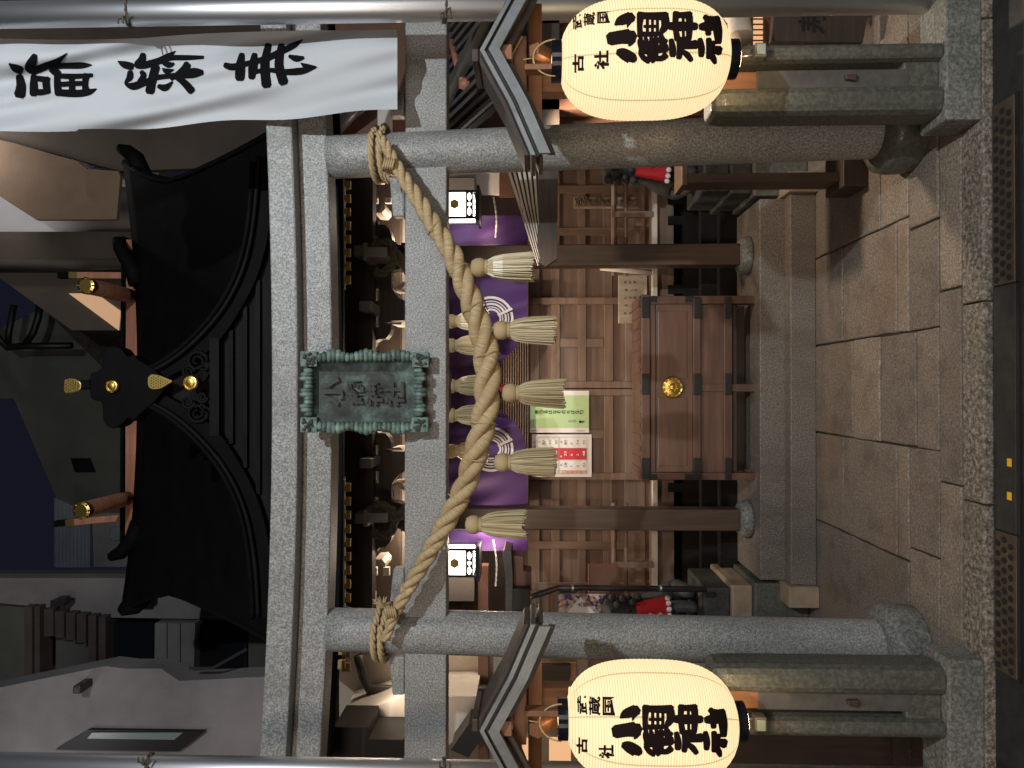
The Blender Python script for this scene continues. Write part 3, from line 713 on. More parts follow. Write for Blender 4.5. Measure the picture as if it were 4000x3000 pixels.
    if sd < 0:
        lp = MB().lathe([(.030,-.004),(.034,0),(.030,.004)], (X+.115, LY-.10, LZc+.276), 20); obj('paper_collar', lp, M_LANT, l, smooth=True)
    lamp('lantern_mouth_light', 'POINT', (X, LY, LZc-.335), 2.6, (1.0, .70, .36), .03)      # glow leaving the open bottom and top
    lamp('lantern_mouth_light', 'POINT', (X, LY, LZc+.335), .2, (1.0, .70, .36), .03)
    # ink: rays through the photograph onto the round shade
    def hit(ix, iy, off):
        d = ray(ix, iy); d = d/d.y; s0 = LY-.25; last = None
        def g_(s): 
            p = CAM+d*s; return math.hypot(p.x-X, p.y-LY)-lr(p.z-LZc)
        s1 = s0
        while s1 < LY+.02:
            if g_(s1) < 0: break
            s1 += .004
        a_, b_ = s1-.004, s1
        for _ in range(18):
            c_ = (a_+b_)/2
            if g_(c_) < 0: b_ = c_
            else: a_ = c_
        p = CAM+d*a_; z = p.z-LZc; nv = Vector((p.x-X, p.y-LY, (lr(z-.003)-lr(z+.003))/.006*math.hypot(p.x-X, p.y-LY))).normalized()
        return p+nv*off
    if sd > 0: fn = lambda x, y, e: hit(2000+x/S, y/S, .0035+e)
    else: fn = lambda x, y, e: hit(2000+(x+46)/S, 2250+(y+1004)/S, .0035+e)
    im = MB()
    for i, q in enumerate(BIG): brush(im, [(a_, b_, c_*1.16+5) for a_, b_, c_ in [(*k, 30)[:3] for k in q]], fn, .0003*(i % 8), 5)
    def small(ch, x0, x1, y0, y1, sk=0, bold=.034):
        im2 = MB(); put(im2, ch, lambda u, v: fn(x0+(x1-x0)*v, y1-(y1-y0)*u+sk*v, 0), bold); obj('small_character', im2, M_LINK, l, flip=False)
    if sd > 0:
        small('武',530,612,150,272,-25); small('蔵',622,722,122,235,-12); small('国',738,848,110,210,-5); small('古',528,626,468,628,0,.042); small('社',712,840,440,602,-4,.042)
    else:
        small('武',522,612,28,190,6); small('蔵',622,722,36,200,4); small('国',738,845,42,200,3); small('古',518,612,386,524,4,.042); small('社',705,838,448,566,4,.042)
    obj('large_characters', im, M_LINK, l, flip=False)
    return s_
lantern_stand(1); lantern_stand(-1)
for sd, iy in ((1, 205), (-1, 2820)):
    p = at(2965, iy, 2.60); q = thing('small_floodlight', 'small unlit metal floodlight clamped under the %s paper lantern' % ('right' if sd > 0 else 'left'), 'floodlight', p, 'floodlights on the lantern posts')
    obj('housing', MB().box(p.x-.026, p.x+.026, 2.575, 2.625, p.z-.022, p.z+.022), M_SLATE, q, bevel=.006)
    obj('glass', MB().box(p.x-.019, p.x+.019, 2.571, 2.5745, p.z-.015, p.z+.015), M_PANE, q, bevel=.001)
    obj('clamp', MB().tube([p+Vector((0,.02,.02)), p+Vector((.0,.03,.05)), p+Vector((sd*.01,.06,.06))], .006, 8), M_STEEL, q, smooth=True)

# ================================================================== SHRINE
sx = thing('shrine_hall', 'dark timber shrine hall with a curved gable roof and gilt fittings', 'shrine', (0, 5.0, .29))
# posts on round stone bases
POSTS = ((527*1.808, 570*1.808), (1097*1.808, 1152*1.808))
for a_, b_ in POSTS:
    xa_ = at(2400, b_, 4.40).x; xb_ = at(2400, a_, 4.36).x; c = (xa_+xb_)/2
    obj('post', MB().box(c-.066, c+.066, 4.40, 4.53, .36, 2.62), M_POST, sx, bevel=.008)
    obj('post_base', MB().lathe([(.115,.29),(.12,.31),(.105,.35),(.085,.362)], (c, 4.465, 0), 24), M_BLOCK, sx, smooth=True)
# main roof
def roofpt(u, v):           # u across -1..1, v up the slope 0..1
    D = 3.75+1.85*v; z = 2.655+2.08*v - .10*math.sin(v*math.pi) + .13*(abs(u)**2.2)*(.55+.45*v)
    q_ = max(0, (v-.72)/.28); hw_ = 1.50+.31*q_**1.4+.62*math.exp(-v/.035)
    return Vector((u*hw_+.02, D, z))
rm = MB().sheet(lambda a, b: roofpt(a*2-1, b), 60, 24)
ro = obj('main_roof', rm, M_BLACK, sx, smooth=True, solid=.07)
ed = MB()
for sd in (-1, 1):
    ed.tube([roofpt(sd*.985, i/12)+Vector((0,-.03,.03)) for i in range(13)], .035, 8)
ed.tube([roofpt(-1+2*i/30, 0)+Vector((0,-.03,0)) for i in range(31)], .03, 8)
obj('roof_edging', ed, M_BLACK, ro, smooth=True)
sl = MB()
for i in range(8):
    sl.tube([roofpt(-1+2*k/30, .12+i*.11)+Vector((0,-.01,.01)) for k in range(31)], .008, 5)
obj('roof_courses', sl, M_ROOFC, ro)
# ridge
rz = at(520, 1500, 5.62)
obj('ridge_box', MB().box(at(520,2110,5.62).x, at(520,940,5.62).x, 5.58, 5.80, at(540,1500,5.62).z-.02, at(502,1500,5.62).z), M_COPPER, ro)
obj('ridge_cap', MB().box(at(520,2110,5.62).x-.02, at(520,940,5.62).x+.02, 5.55, 5.83, at(500,1500,5.62).z, at(492,1500,5.62).z+.004), M_BLACK, ro)
for ix, iy in ((418, 1135), (402, 1972)):
    p = at(ix, iy, 5.25); lg = MB().lathe([(.055,-.32),(.058,-.2),(.058,.22),(.052,.24)], p+Vector((0,.0,0)), 20, 'Y'); b = obj('ridge_log', lg, M_COPPER, sx, smooth=True)
    gd = MB().lathe([(.044,.241),(.056,.246),(.058,.22),(.062,.218),(.062,.255),(.045,.262)], p, 20, 'Y')
    for k in range(8):
        a = k*math.pi/4; gd.lathe([(.007,.0),(.007,.012),(.003,.018)], p+Vector((.056*math.cos(a), -.255, .056*math.sin(a))), 6, 'Y')
    obj('gilt_end', gd, M_GOLD, b)
for (x0, y0, x1, y1) in ((506, 1078, 232, 1076), (500, 2018, 218, 2045)):
    p0, p1 = at(x0, y0, 5.7), at(x1, y1, 5.66); d = p1-p0
    f_ = obj('finial_blade', MB().beam(p0, p0+d*.72, .05, .055, (0,1,0)), M_COPPER, sx)
    obj('gilt_band', MB().beam(p0+d*.72, p0+d*.84, .052, .058, (0,1,0)), M_GOLD, f_)
    obj('black_tip', MB().beam(p0+d*.84, p1, .05, .055, (0,1,0)), M_BLACK, f_)
for q in ([(540,1108),(520,1050),(470,970),(455,930)], [(545,2045),(520,2110),(470,2160),(430,2176)], [(560,690),(530,620),(495,590),(465,578)], [(560,2330),(520,2370),(480,2380),(470,2384)]):
    hn = MB().tube([at(x, y, 5.5) for x, y in q], [.075,.07,.055,.035], 8); obj('ridge_horn', hn, M_BLACK, sx, smooth=True)
# curved front gable
KD = 3.62
OUT = [(505,0),(560,45),(640,85),(720,140),(800,215),(870,300),(925,395),(965,500),(990,620),(1005,760),(1012,900)]
INN = [(600,0),(650,35),(720,75),(800,130),(870,200),(930,290),(985,390),(1025,500),(1050,620),(1062,760),(1066,900)]
CY = 1512
def karc(L, sgn): return [(x, CY+sgn*h) for x, h in catmull(L, 4)]
o_l = karc(OUT, 1)[::-1]+karc(OUT, -1)[1:]; i_l = karc(INN, 1)[::-1]+karc(INN, -1)[1:]
kb_ = MB(); n = len(o_l)
for i in range(n-1):
    kb_.poly([at(*o_l[i], KD), at(*o_l[i+1], KD), at(*i_l[i+1], KD), at(*i_l[i], KD)], (0,.07,0))
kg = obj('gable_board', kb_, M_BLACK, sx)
kr = MB()
for i in range(n-1):
    a_, b_ = at(*o_l[i], KD), at(*o_l[i+1], KD); up_ = Vector((0,0,.012))
    kr.v += [a_+Vector((0,-.03,0))+up_, a_+Vector((0,.9,.22))+up_]
kr.f = [(2*i, 2*i+2, 2*i+3, 2*i+1) for i in range(n-2)]
obj('gable_roof', kr, M_BLACK, sx, solid=.02, smooth=True)
rl = MB().tube([at(x-4, y, KD-.02) for x, y in o_l], .012, 6); obj('gable_trim', rl, M_ROOFC, kg, smooth=True)
ty = MB()
pts_t = [at(x+3, y, KD+.05) for x, y in i_l]
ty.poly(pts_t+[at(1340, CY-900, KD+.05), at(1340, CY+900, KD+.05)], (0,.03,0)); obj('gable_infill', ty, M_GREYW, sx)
pk = MB()
for ix in (840, 905, 960, 1010): 
    hwp = [h for x, h in catmull(INN, 8) if x < ix-12][-1]
    pk.beam(at(ix, CY-hwp, KD+.035), at(ix, CY+hwp, KD+.035), .02, .022, (0,0,1))
pk.beam(at(845, CY-190, KD+.02), at(845, CY+190, KD+.02), .05, .05, (0,0,1))
obj('gable_rail', pk, M_ROOFC, sx)
for sgn in (-1, 1):
    sc = MB()
    for (cx_, cy_, r0) in ((770, 100, 42), (735, 60, 26), (790, 40, 22)):
        sc.tube([at(cx_+r0*(1-i/26)*math.cos(i*.55), CY+sgn*(cy_+r0*(1-i/26)*math.sin(i*.55)), KD-.012) for i in range(22)], [.010*(1-i/40) for i in range(22)], 6)
    obj('carved_scroll', sc, M_ROOFC, sx, smooth=True)
fo = MB()
lob = [(352,-55),(352,40),(395,62),(402,130),(430,160),(470,150),(500,120),(520,135),(545,105),(600,60),(640,0),(610,-60),(548,-100),(520,-125),(495,-120),(470,-150),(430,-158),(400,-130),(395,-75)]
fo.poly([at(x, CY+y, 3.58) for x, y in catmull(lob+[lob[0]], 4)[:-1]], (0,.10,0)); fo.beam(at(360, CY-10, 3.6), at(262, CY-6, 3.6), .05, .05, (0,1,0))
obj('gable_ornament', fo, M_BLACK, sx, bevel=.01)
def disc(ix, iy, D, r, m_, par, deep=True):
    p = at(ix, iy, D); mb_ = MB().lathe([(r,0),(r,.012),(r*.86,.018),(r*.80,.010),(r*.55,.012),(r*.5,.02),(r*.2,.022),(r*.1,.016)], p, 28, 'Y'); return obj('gilt_disc', mb_, m_, par, smooth=False)
disc(443, 1508, 3.575, .034, M_GOLD, sx); disc(748, 1495, 3.57, .040, M_GOLD, sx)
def leaf(pts_, D, nm):
    pp = catmull(pts_+[pts_[0]], 5)[:-1]; b = obj('gilt_leaf', MB().poly([at(x, y, D) for x, y in pp], (0,.012,0)), M_GOLDD, sx, bevel=.004)
    cx_ = sum(x for x, y in pp)/len(pp); cy_ = sum(y for x, y in pp)/len(pp); d = MB()
    for i in range(-6, 7):
        for j in range(-5, 6):
            x = cx_+i*9; y = cy_+j*10+(i % 2)*5
            ins = False; k = len(pp)-1
            for q in range(len(pp)):
                x1, y1 = pp[q]; x2, y2 = pp[k]
                x1, y1, x2, y2 = cx_+(x1-cx_)*.76, cy_+(y1-cy_)*.76, cx_+(x2-cx_)*.76, cy_+(y2-cy_)*.76
                if (y1 > y) != (y2 > y) and x < (x2-x1)*(y-y1)/(y2-y1)+x1: ins = not ins
                k = q
            if ins: d.lathe([(.0048,0),(.0035,.004)], at(x, y, D-.001), 6, 'Y')
    obj('gilt_studs', d, M_GOLD, b)
leaf([(250,1484),(280,1478),(310,1490),(316,1508),(308,1526),(280,1534),(250,1532)], 3.57, 'top')
leaf([(576,1475),(590,1462),(620,1466),(655,1480),(672,1490),(650,1505),(620,1520),(590,1520),(577,1505)], 3.56, 'mid')
# rafters with gilt caps under the eave
for row, (ix, D, n0, n1, iy0, st_) in enumerate(((1353, 3.80, 0, 8, 722, 53), (1353, 3.80, 0, 14, 1904, 54), (1331, 3.72, 0, 14, 1880, 55), (1331, 3.72, 0, 8, 745, 53))):
    for i in range(n0, n1):
        p = at(ix, iy0+i*st_, D); r = obj('rafter', MB().beam(p+Vector((0,.01,0)), p+Vector((0,.7,.45)), .036, .036), M_DARK, sx)
        obj('gilt_cap', MB().box(p.x-.023, p.x+.023, p.y-.006, p.y+.012, p.z-.023, p.z+.023), M_CAP, r, bevel=.002)
# carved bracket beam (an outline with slots), thick so its undersides catch the lamps
def zz(zx, zy): return (1300+zx/2.183, 640+zy/2.183)
low = [(290,365),(330,430),(375,480),(390,515),(450,520),(485,560),(500,600),(505,640),(560,690),(608,700),(608,880),(560,900),(500,905),(500,1055),(520,1085),(560,1140),(610,1165),(610,1335),(440,1342),(440,1355),(500,1370),(498,1410),(480,1455),(450,1490),(395,1495),(360,1515),(340,1560),(322,1610)]
R_ = [zz(a_, b_) for a_, b_ in low]; Lp = [(x, 2*1508-y) for x, y in R_][::-1]
outl = [(1367, 805), *R_, (1450, 1508), *Lp, (1367, 2*1508-805)]
holes = []
for (a_, b_) in ((1058,1168), (1278,1392), (872,948), (612,655)):
    for m_ in (0, 1):
        y0, y1 = 640+a_/2.183, 640+b_/2.183
        if m_: y0, y1 = 2*1508-y1, 2*1508-y0
        holes.append([(1460,y0),(1480,y0),(1480,y1),(1462,y1),(1458,(y0+y1)/2)])
def plate(outer, hls, D, th, name, m_, par):
    bm = bmesh.new(); es = []
    for lp in [outer]+hls:
        vs = [bm.verts.new(at(x, y, D)) for x, y in lp]
        es += [bm.edges.new((vs[i], vs[(i+1) % len(vs)])) for i in range(len(vs))]
    bmesh.ops.triangle_fill(bm, edges=es, use_beauty=True, use_dissolve=False)
    r = bmesh.ops.extrude_face_region(bm, geom=bm.faces[:]); vv = [e for e in r['geom'] if isinstance(e, bmesh.types.BMVert)]
    bmesh.ops.translate(bm, verts=vv, vec=(0, th, 0)); bmesh.ops.recalc_face_normals(bm, faces=bm.faces[:])
    mb_ = MB(); bm.verts.index_update(); mb_.v = [v.co.copy() for v in bm.verts]; mb_.f = [tuple(v.index for v in f.verts) for f in bm.faces]; bm.free()
    return obj(name, mb_, m_, par)
plate(outl, holes, 4.30, .10, 'bracket_beam', M_BOARDW if False else M_DARKX, sx)
obj('lintel_beam', MB().box(-1.35, 1.35, 4.20, 4.295, at(1455,1508,4.2).z, at(1285,1508,4.2).z), M_DARKX, sx)
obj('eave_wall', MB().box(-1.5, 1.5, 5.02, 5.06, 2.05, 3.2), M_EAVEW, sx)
obj('ceiling', MB().box(-1.5, 1.5, 4.40, 5.02, 2.95, 3.0), M_BOARDW, sx)
ca = MB()   # cusped arms in the openings, coloured pale in place of lit edges
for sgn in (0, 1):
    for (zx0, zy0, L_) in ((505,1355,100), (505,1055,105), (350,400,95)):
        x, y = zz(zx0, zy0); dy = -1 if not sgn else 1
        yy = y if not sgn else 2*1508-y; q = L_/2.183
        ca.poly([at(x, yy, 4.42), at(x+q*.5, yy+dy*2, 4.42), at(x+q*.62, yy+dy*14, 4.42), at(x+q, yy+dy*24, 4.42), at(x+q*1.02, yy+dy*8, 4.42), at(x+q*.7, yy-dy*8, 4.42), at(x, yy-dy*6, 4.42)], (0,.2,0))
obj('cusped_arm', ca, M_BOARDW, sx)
nb = MB()   # beam noses that poke out toward the viewer
for (zx0, zx1, zy0, zy1, off) in ((172,282,690,782,640), (250,290,668,824,640), (285,462,705,795,640), (220,326,1168,1256,640), (182,292,800,890,1640), (255,300,765,915,1640), (290,470,795,880,1640), (224,328,332,416,1640)):
    a_ = at(1300+zx0/2.183, off+zy0/2.183, 4.05); b_ = at(1300+zx1/2.183, off+zy1/2.183, 4.05)
    nb = MB().box(min(a_.x, b_.x), max(a_.x, b_.x), 4.05+random.uniform(0,.01), 4.3, min(a_.z, b_.z), max(a_.z, b_.z))
    obj('beam_nose', nb, M_NOSE, sx, bevel=.006)
# rope looped on the beam noses, and the second rope behind the tie beam
r2 = thing('inner_rope', 'old brown rope looped over the beam ends under the shrine eave', 'rope', at(1660, 1500, 4.15))
for sgn in (-1, 1):
    pp = [(1450,55),(1475,75),(1520,72),(1540,30),(1532,-12),(1500,-42),(1460,-45)]
    yb = 1021 if sgn < 0 else 2016
    m, _ = rope_mesh([at(x, yb+sgn*y, 4.10) for x, y in pp], lambda s: .026, 3, .9, 8); obj('loop', m, M_ROPED, r2, smooth=True)
pp = [(1530,980),(1600,1060),(1680,1200),(1715,1350),(1725,1510),(1715,1670),(1680,1820),(1620,1950),(1540,2030)]
m, _ = rope_mesh([at(x, y, 4.10) for x, y in pp], lambda s: .03+.03*(1-abs(s-.5)*2), 3, .8, 10); obj('twisted_rope', m, M_ROPED, r2, smooth=True)
G2 = 'straw tassels on the inner rope'
TB = ['far straw tassel nearest the right crest, behind the tie beam', 'far straw tassel just right of the middle one, behind the tie beam', 'middle far straw tassel behind the big rope', 'far straw tassel just left of the middle one, behind the tie beam', 'far straw tassel nearest the left crest, behind the tie beam']
for i, iy in enumerate((1255, 1350, 1508, 1622, 1762)):
    d = dup(ts, at(1742, iy, 4.12), i*1.3, TB[i], (1.5,1.5,1.35)); d['group'] = G2
# walls and doors of the hall
WY = 5.25
zr = lambda ix: at(ix, 1500, WY).z
wl = MB().box(-2.1, 2.1, WY+.02, WY+.10, .74, 3.0); obj('back_wall', wl, M_PANEL, sx)
rails = [(2063,2108),(2154,2187),(2258,2289),(2357,2393),(2439,2520)]
ra = MB()
for a_, b_ in rails: ra.box(-1.75, 1.75, WY+.006, WY+.022, zr(b_), zr(a_))
obj('wall_rail', ra, M_DOORX, sx, bevel=.003)
stl = MB()
for iy in (505, 740, 905, 1010, 2020, 2130, 2290, 2440):
    x = at(2200, iy, WY).x; obj('wall_stile', MB().box(x-.03, x+.03, WY-.001, WY+.0055, zr(2520), zr(2063)), M_DOOR, sx, bevel=.002)

for (ya_, yb_) in ((1162, 1516), (1519, 1874)):
    x0, x1 = at(2200, yb_, WY-.06).x, at(2200, ya_, WY-.06).x; zt, zb = zr(2056), zr(2515)
    d = obj('door', MB().box(x0, x1, WY-.045, WY-.015, zb, zt), M_PANEL, sx)
    fr_ = MB(); 
    fr_.box(x0, x0+.05, WY-.063, WY-.0455, zb, zt); fr_.box(x1-.05, x1, WY-.063, WY-.0455, zb, zt)
    for a_, b_ in rails: fr_.box(x0+.0505, x1-.0505, WY-.060, WY-.0455, zr(b_), zr(a_))
    xm = (x0+x1)/2; fr_.box(xm-.032, xm+.032, WY-.058, WY-.0455, zr(2357)+.001, zr(2187)-.001)
    obj('door_frame', fr_, M_DOORX, d, bevel=.004)
sb = MB()
for i in range(22):
    z = zr(1870)-.0175*i; sb.tube([(-.85, WY-.10, z), (.85, WY-.10, z)], .0095, 6)
obj('rolled_slats', sb, M_POST, sx, smooth=True)
obj('transom_beam', MB().box(-1.9, 1.9, 4.92, 5.0, 2.56, 2.70), M_DARKX, sx)
# veranda edge with a pale nosing, dark undercroft
obj('veranda', MB().box(-1.75, 1.75, 4.95, WY+.05, .66, zr(2520)-.03), M_DOORX, sx)
obj('veranda_nosing', MB().box(-1.75, 1.75, 4.90, 4.948, at(2569,1500,4.9).z, at(2549,1500,4.9).z), M_BOARDW, sx, bevel=.003)
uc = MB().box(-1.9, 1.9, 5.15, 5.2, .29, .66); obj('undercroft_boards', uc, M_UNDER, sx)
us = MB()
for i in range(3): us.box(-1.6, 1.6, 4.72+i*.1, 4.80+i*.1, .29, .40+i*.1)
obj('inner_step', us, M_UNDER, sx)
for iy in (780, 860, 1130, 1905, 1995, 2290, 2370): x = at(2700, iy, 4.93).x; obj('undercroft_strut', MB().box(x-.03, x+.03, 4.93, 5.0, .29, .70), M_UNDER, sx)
for sgn in (-1, 1):
    bal = MB()
    for k, (ix, th) in enumerate(((2398, .018), (2445, .014))):
        z = at(ix, 1500, 4.9).z; bal.tube([(sgn*.78, 4.90, z), (sgn*1.7, 4.90, z)], th, 8)
    for x in (.86, 1.2, 1.55): bal.box(sgn*x-.02, sgn*x+.02, 4.88, 4.92, at(2549,1500,4.9).z, at(2390,1500,4.9).z)
    obj('veranda_railing', bal, M_DOORX, sx, smooth=False)
# curtain
ct = thing('purple_curtain', 'purple curtain with two white ringed crests under the shrine eave', 'curtain', at(1900, 1508, 4.62))
CD = 4.62
def cur(iy, ix, off=0): 
    f = .018*math.sin(iy*.030)+.012*math.sin(iy*.011+ix*.008)+.010*math.sin(iy*.06+ix*.02)
    return at(ix, iy, CD+f-off)
def cbot(iy):
    d = abs(iy-1508); return 2060-185*math.exp(-(d/125.0)**2)*1.0 - 0*d
def csurf(u, v):
    iy = 842+(2152-842)*u; return cur(iy, 1690+(cbot(iy)-1690)*v)
obj('cloth', MB().sheet(csurf, 130, 24), M_PURP, ct, smooth=True, flip=False)
for cy_ in (1245, 1755):
    cr = MB()
    cxx = 1918
    for r0, r1 in ((78,88),(67,71),(54,62),(44,48),(33,40)):
        vs = []
        for i in range(61):
            a = 2*math.pi*i/60
            for r in (r0, r1): vs.append(cur(cy_+r*math.cos(a), cxx+r*math.sin(a), .006))
        cr.add(vs, [(2*i, 2*i+1, 2*i+3, 2*i+2) for i in range(60) if i % 15 != 3])
    for q in (-.45, .45):
        for k in (0, 1): brush(cr, [(cxx+30*1+k*1, 0, 0)], lambda x, y, e: None) if False else None
        p = [(cxx+r*math.sin(1.57+q), cy_+r*math.cos(1.57+q)) for r in (30, 92)]
        vs = []
        for (x, y) in p:
            for k in (-5, 5): vs.append(cur(y+k*math.cos(q), x+k*math.sin(q), .008))
        cr.add(vs, [(0,1,3,2)])
    obj('white_crest', cr, M_WHITE, ct, flip=False)
tr = MB(); m, _ = rope_mesh([at(1935, 780, 4.6), at(1945, 1000, 4.6)], lambda s: .008, 2, .8, 6); 
rk = obj('red_knot', MB().lathe([(.004,.03),(.022,.015),(.026,0),(.02,-.02),(.005,-.03)], at(1968, 1518, 4.55), 14), M_RED, ct, smooth=True)
for yy in ((770, 930), (2110, 2290)):
    m, _ = rope_mesh([at(1928, yy[0], 4.55), at(1940, sum(yy)/2, 4.55), at(1936, yy[1], 4.55)], lambda s: .007, 2, .7, 6)
    obj('striped_cord', m, M_WHITE, ct)
# hidden bulbs of the eave lamps
for x in (-.95, .05, .98):
    fx = thing('eave_lamp', 'small bare bulb tucked behind the tie beam under the eave, %s' % ('left' if x < -.5 else 'right' if x > .5 else 'middle'), 'lamp', (x, 4.80, 2.47), 'bulbs under the eave')
    obj('bulb', MB().lathe([(.004,-.03),(.022,-.012),(.024,.004),(.014,.022)], (x, 4.80, 2.47), 14), M_BULB, fx, smooth=True)
    obj('socket', MB().lathe([(.015,.022),(.016,.06)], (x, 4.80, 2.47), 12), M_BLACKM, fx)
    lamp('eave_lamp_light', 'POINT', (x, 4.80, 2.43), 17, WARM2, .03)
    lamp('eave_lamp_beam', 'SPOT', (x, 4.78, 2.43), 16, WARM2, .03, aim=(x*.7, 5.25, 1.1), spot=130, blend=.6)
for x in (-.62, .55):  # unseen spots added as frontal fill for the doors
    fx = thing('door_fill', 'small black fill light added unseen behind the tie beam, %s of the rope' % ('left' if x < 0 else 'right'), 'lamp', (x, 3.20, 1.99), 'added fill lights behind the tie beam')
    obj('housing', MB().lathe([(.012,-.03),(.02,-.028),(.022,.03),(.019,.032)], (x, 3.215, 2.055), 14, 'Y'), M_BLACKM, fx)
    obj('lens', MB().lathe([(.001,-.034),(.017,-.034),(.017,-.032),(.001,-.032)], (x, 3.215, 2.055), 14, 'Y'), M_BULB, fx)
    lamp('door_fill_light', 'SPOT', (x, 3.27, 2.055), 40, (1.0, .80, .62), .03, aim=(x*.6, 5.2, .95), spot=74, blend=.9)
# hanging lamps with a cut-out hexagon
def box_lamp(cx_, label):
    D = 4.40; p = at(1790, cx_, D); h = .105
    z1, z0 = at(1735, cx_, D).z, at(1866, cx_, D).z
    l = thing('hanging_lantern', label, 'lantern', (p.x, D+.1, z1), 'black metal lanterns under the eave')
    gl = MB(); hexa = [(h*.93*math.cos(math.pi/6+i*math.pi/3), h*.93*math.sin(math.pi/6+i*math.pi/3)) for i in range(6)]
    hexa = [(-.078,-.09),(.078,-.09),(.078,.07),(-.078,.07)]
    gl.poly([(p.x+x, D+.1+y, z0+.03) for x, y in hexa], (0,0,z1-z0-.03)); obj('glowing_pane', gl, M_GLOW, l)
    fm_ = MB(); y0 = D+.006
    for sx_ in (-1, 1): fm_.box(p.x+sx_*.082-.007, p.x+sx_*.082+.007, y0-.002, y0+.012, z0, z1+.2); fm_.box(p.x+sx_*.082-.007, p.x+sx_*.082+.007, D+.165, D+.18, z0, z1+.2)
    zB = z0+.030; zA = z0+.075
    fm_.box(p.x-.0745, p.x+.0745, y0-.003, y0+.008, zB, zA); fm_.box(p.x-.0745, p.x+.0745, y0-.002, y0+.007, z0+.006, z0+.012)
    fm_.box(p.x-.11, p.x+.11, D-.025, D+.2, z0-.012, z0+.006); fm_.box(p.x-.12, p.x+.12, D-.03, D+.21, z1+.03, z1+.06)
    for i in range(-2, 3): fm_.box(p.x+i*.033-.0012, p.x+i*.033+.0012, y0-.001, y0+.003, z1-.02, z1+.03); fm_.box(p.x+i*.033-.0012, p.x+i*.033+.0012, y0-.001, y0+.003, zA, zA+.012); fm_.box(p.x+i*.033-.002, p.x+i*.033+.002, y0-.001, y0+.003, z0+.012, zB)
    obj('black_frame', fm_, M_BLACKM, l)
    for q, rx in ((-.046, .024), (0.0, .013), (.046, .024)):
        obj('lit_cutout', MB().poly([(p.x+q+rx*math.cos(math.pi*k/8), y0-.0042, (zA+zB)/2+.0125*math.sin(math.pi*k/8)) for k in range(16)], (0,.001,0)), M_GLOW, l)
    hx = MB().poly([(p.x+.031*math.cos(math.pi*k/3), y0-.0115, (z0+z1)/2+.040+.031*math.sin(math.pi*k/3)) for k in range(6)], (0,.004,0)); obj('hexagon', hx, M_GOLDD, l)
    lamp('hanging_lantern_light', 'POINT', (p.x-(.13 if p.x > 0 else -.13), D+.14, z0-.06), 1.0 if p.x > 0 else 6.0, WARM2, .05)
box_lamp(797, 'glowing black framed hanging lantern by the right end of the purple curtain')
box_lamp(2200, 'glowing black framed hanging lantern by the left end of the purple curtain')
# side windows beside the bracket beam
for sgn, iy0 in ((-1, 708), (1, 2215)):
    wn = thing('side_window', 'pale lit window with an orange jamb behind the %s torii pillar' % ('right' if sgn < 0 else 'left'), 'window', at(1450, iy0+50, 4.65))
    obj('jamb', MB().poly([at(1411, iy0, 4.6), at(1422, iy0, 4.6), at(1422, iy0+85 if sgn < 0 else iy0+150, 4.6), at(1411, iy0+85 if sgn < 0 else iy0+150, 4.6)], (0,.06,0)), M_COPPER, wn)
    for k in ((1425,1475,64,84), (1503,1527,64,84), (1424,1466,2,6), (1485,1500,2,8)) if sgn < 0 else ((1424,1472,2,34), (1497,1520,2,34), (1424,1466,98,138)):
        a_ = [at(k[0], iy0+k[2], 4.66), at(k[1], iy0+k[2], 4.66), at(k[1], iy0+k[3], 4.66), at(k[0], iy0+k[3], 4.66)]
        obj('pane', MB().poly(a_, (0,.03,0)), M_BOARDW, wn)
# ------------------------------------------------------------------ offering box
ob = thing('offering_box', 'red brown wooden offering box with black iron straps and a gilt crest', 'offering box', (.01, 4.6, .29))
BD = 4.36
def bx(ix0, ix1, iy0, iy1, D0, D1, name, m_, par=None, bev=.004):
    a_, b_ = at(ix0, iy0, D0), at(ix1, iy1, D0)
    return obj(name, MB().box(min(a_.x,b_.x), max(a_.x,b_.x), D0, D1, min(a_.z,b_.z), max(a_.z,b_.z)), m_, par or ob, bevel=bev)
bx(2506, 2540, 1150, 1880, BD-.02, BD+.40, 'top_rail', M_BOX); bx(2541, 2862, 1172, 1862, BD+.012, BD+.38, 'body', M_BOX)
for ya_, yb_ in ((1156, 1186), (1846, 1876)): bx(2541, 2960, ya_, yb_, BD-.012, BD+.07, 'corner_post', M_BOX)
bx(2541, 2960, 1500, 1530, BD+.004, BD+.0115, 'centre_stile', M_BOX)
bx(2708, 2738, 1187, 1845, BD-.010, BD+.0115, 'middle_rail', M_BOX); bx(2828, 2862, 1187, 1845, BD-.011, BD+.0115, 'bottom_rail', M_BOX)
bx(2541, 2562, 1187, 1845, BD-.006, BD+.0115, 'upper_rail', M_BOX)
for ya_, yb_ in ((1214, 1480), (1550, 1822)): bx(2570, 2686, ya_, yb_, BD-.0005, BD+.0115, 'raised_panel', M_BOXP, bev=.006)
bx(2563, 2707, 1187, 1845, BD+.003, BD+.0118, 'front_panel', M_BOXP)
bx(2862, 2965, 1195, 1840, BD+.2, BD+.25, 'back_skirt', M_DARKX); bx(2862, 2880, 1187, 1845, BD+.02, BD+.05, 'skirt_rail', M_DARKX)
for iy in (1160, 1460, 1790):
    for (a_, b_) in ((2507, 2537), (2710, 2739), (2832, 2858)):
        bx(a_, b_, iy+(0 if iy != 1460 else 0), iy+82, BD-.0245, BD-.0135 if a_ > 2600 else BD-.0205, 'iron_strap', M_BLACKM, bev=.003)
for iy in (1150, 1846):
    bx(2538, 2566, iy+6, iy+30, BD-.0165, BD-.0125, 'iron_corner', M_BLACKM); bx(2676, 2710, iy+6, iy+30, BD-.0165, BD-.0125, 'iron_corner', M_BLACKM)
p = at(2624, 1513, BD)
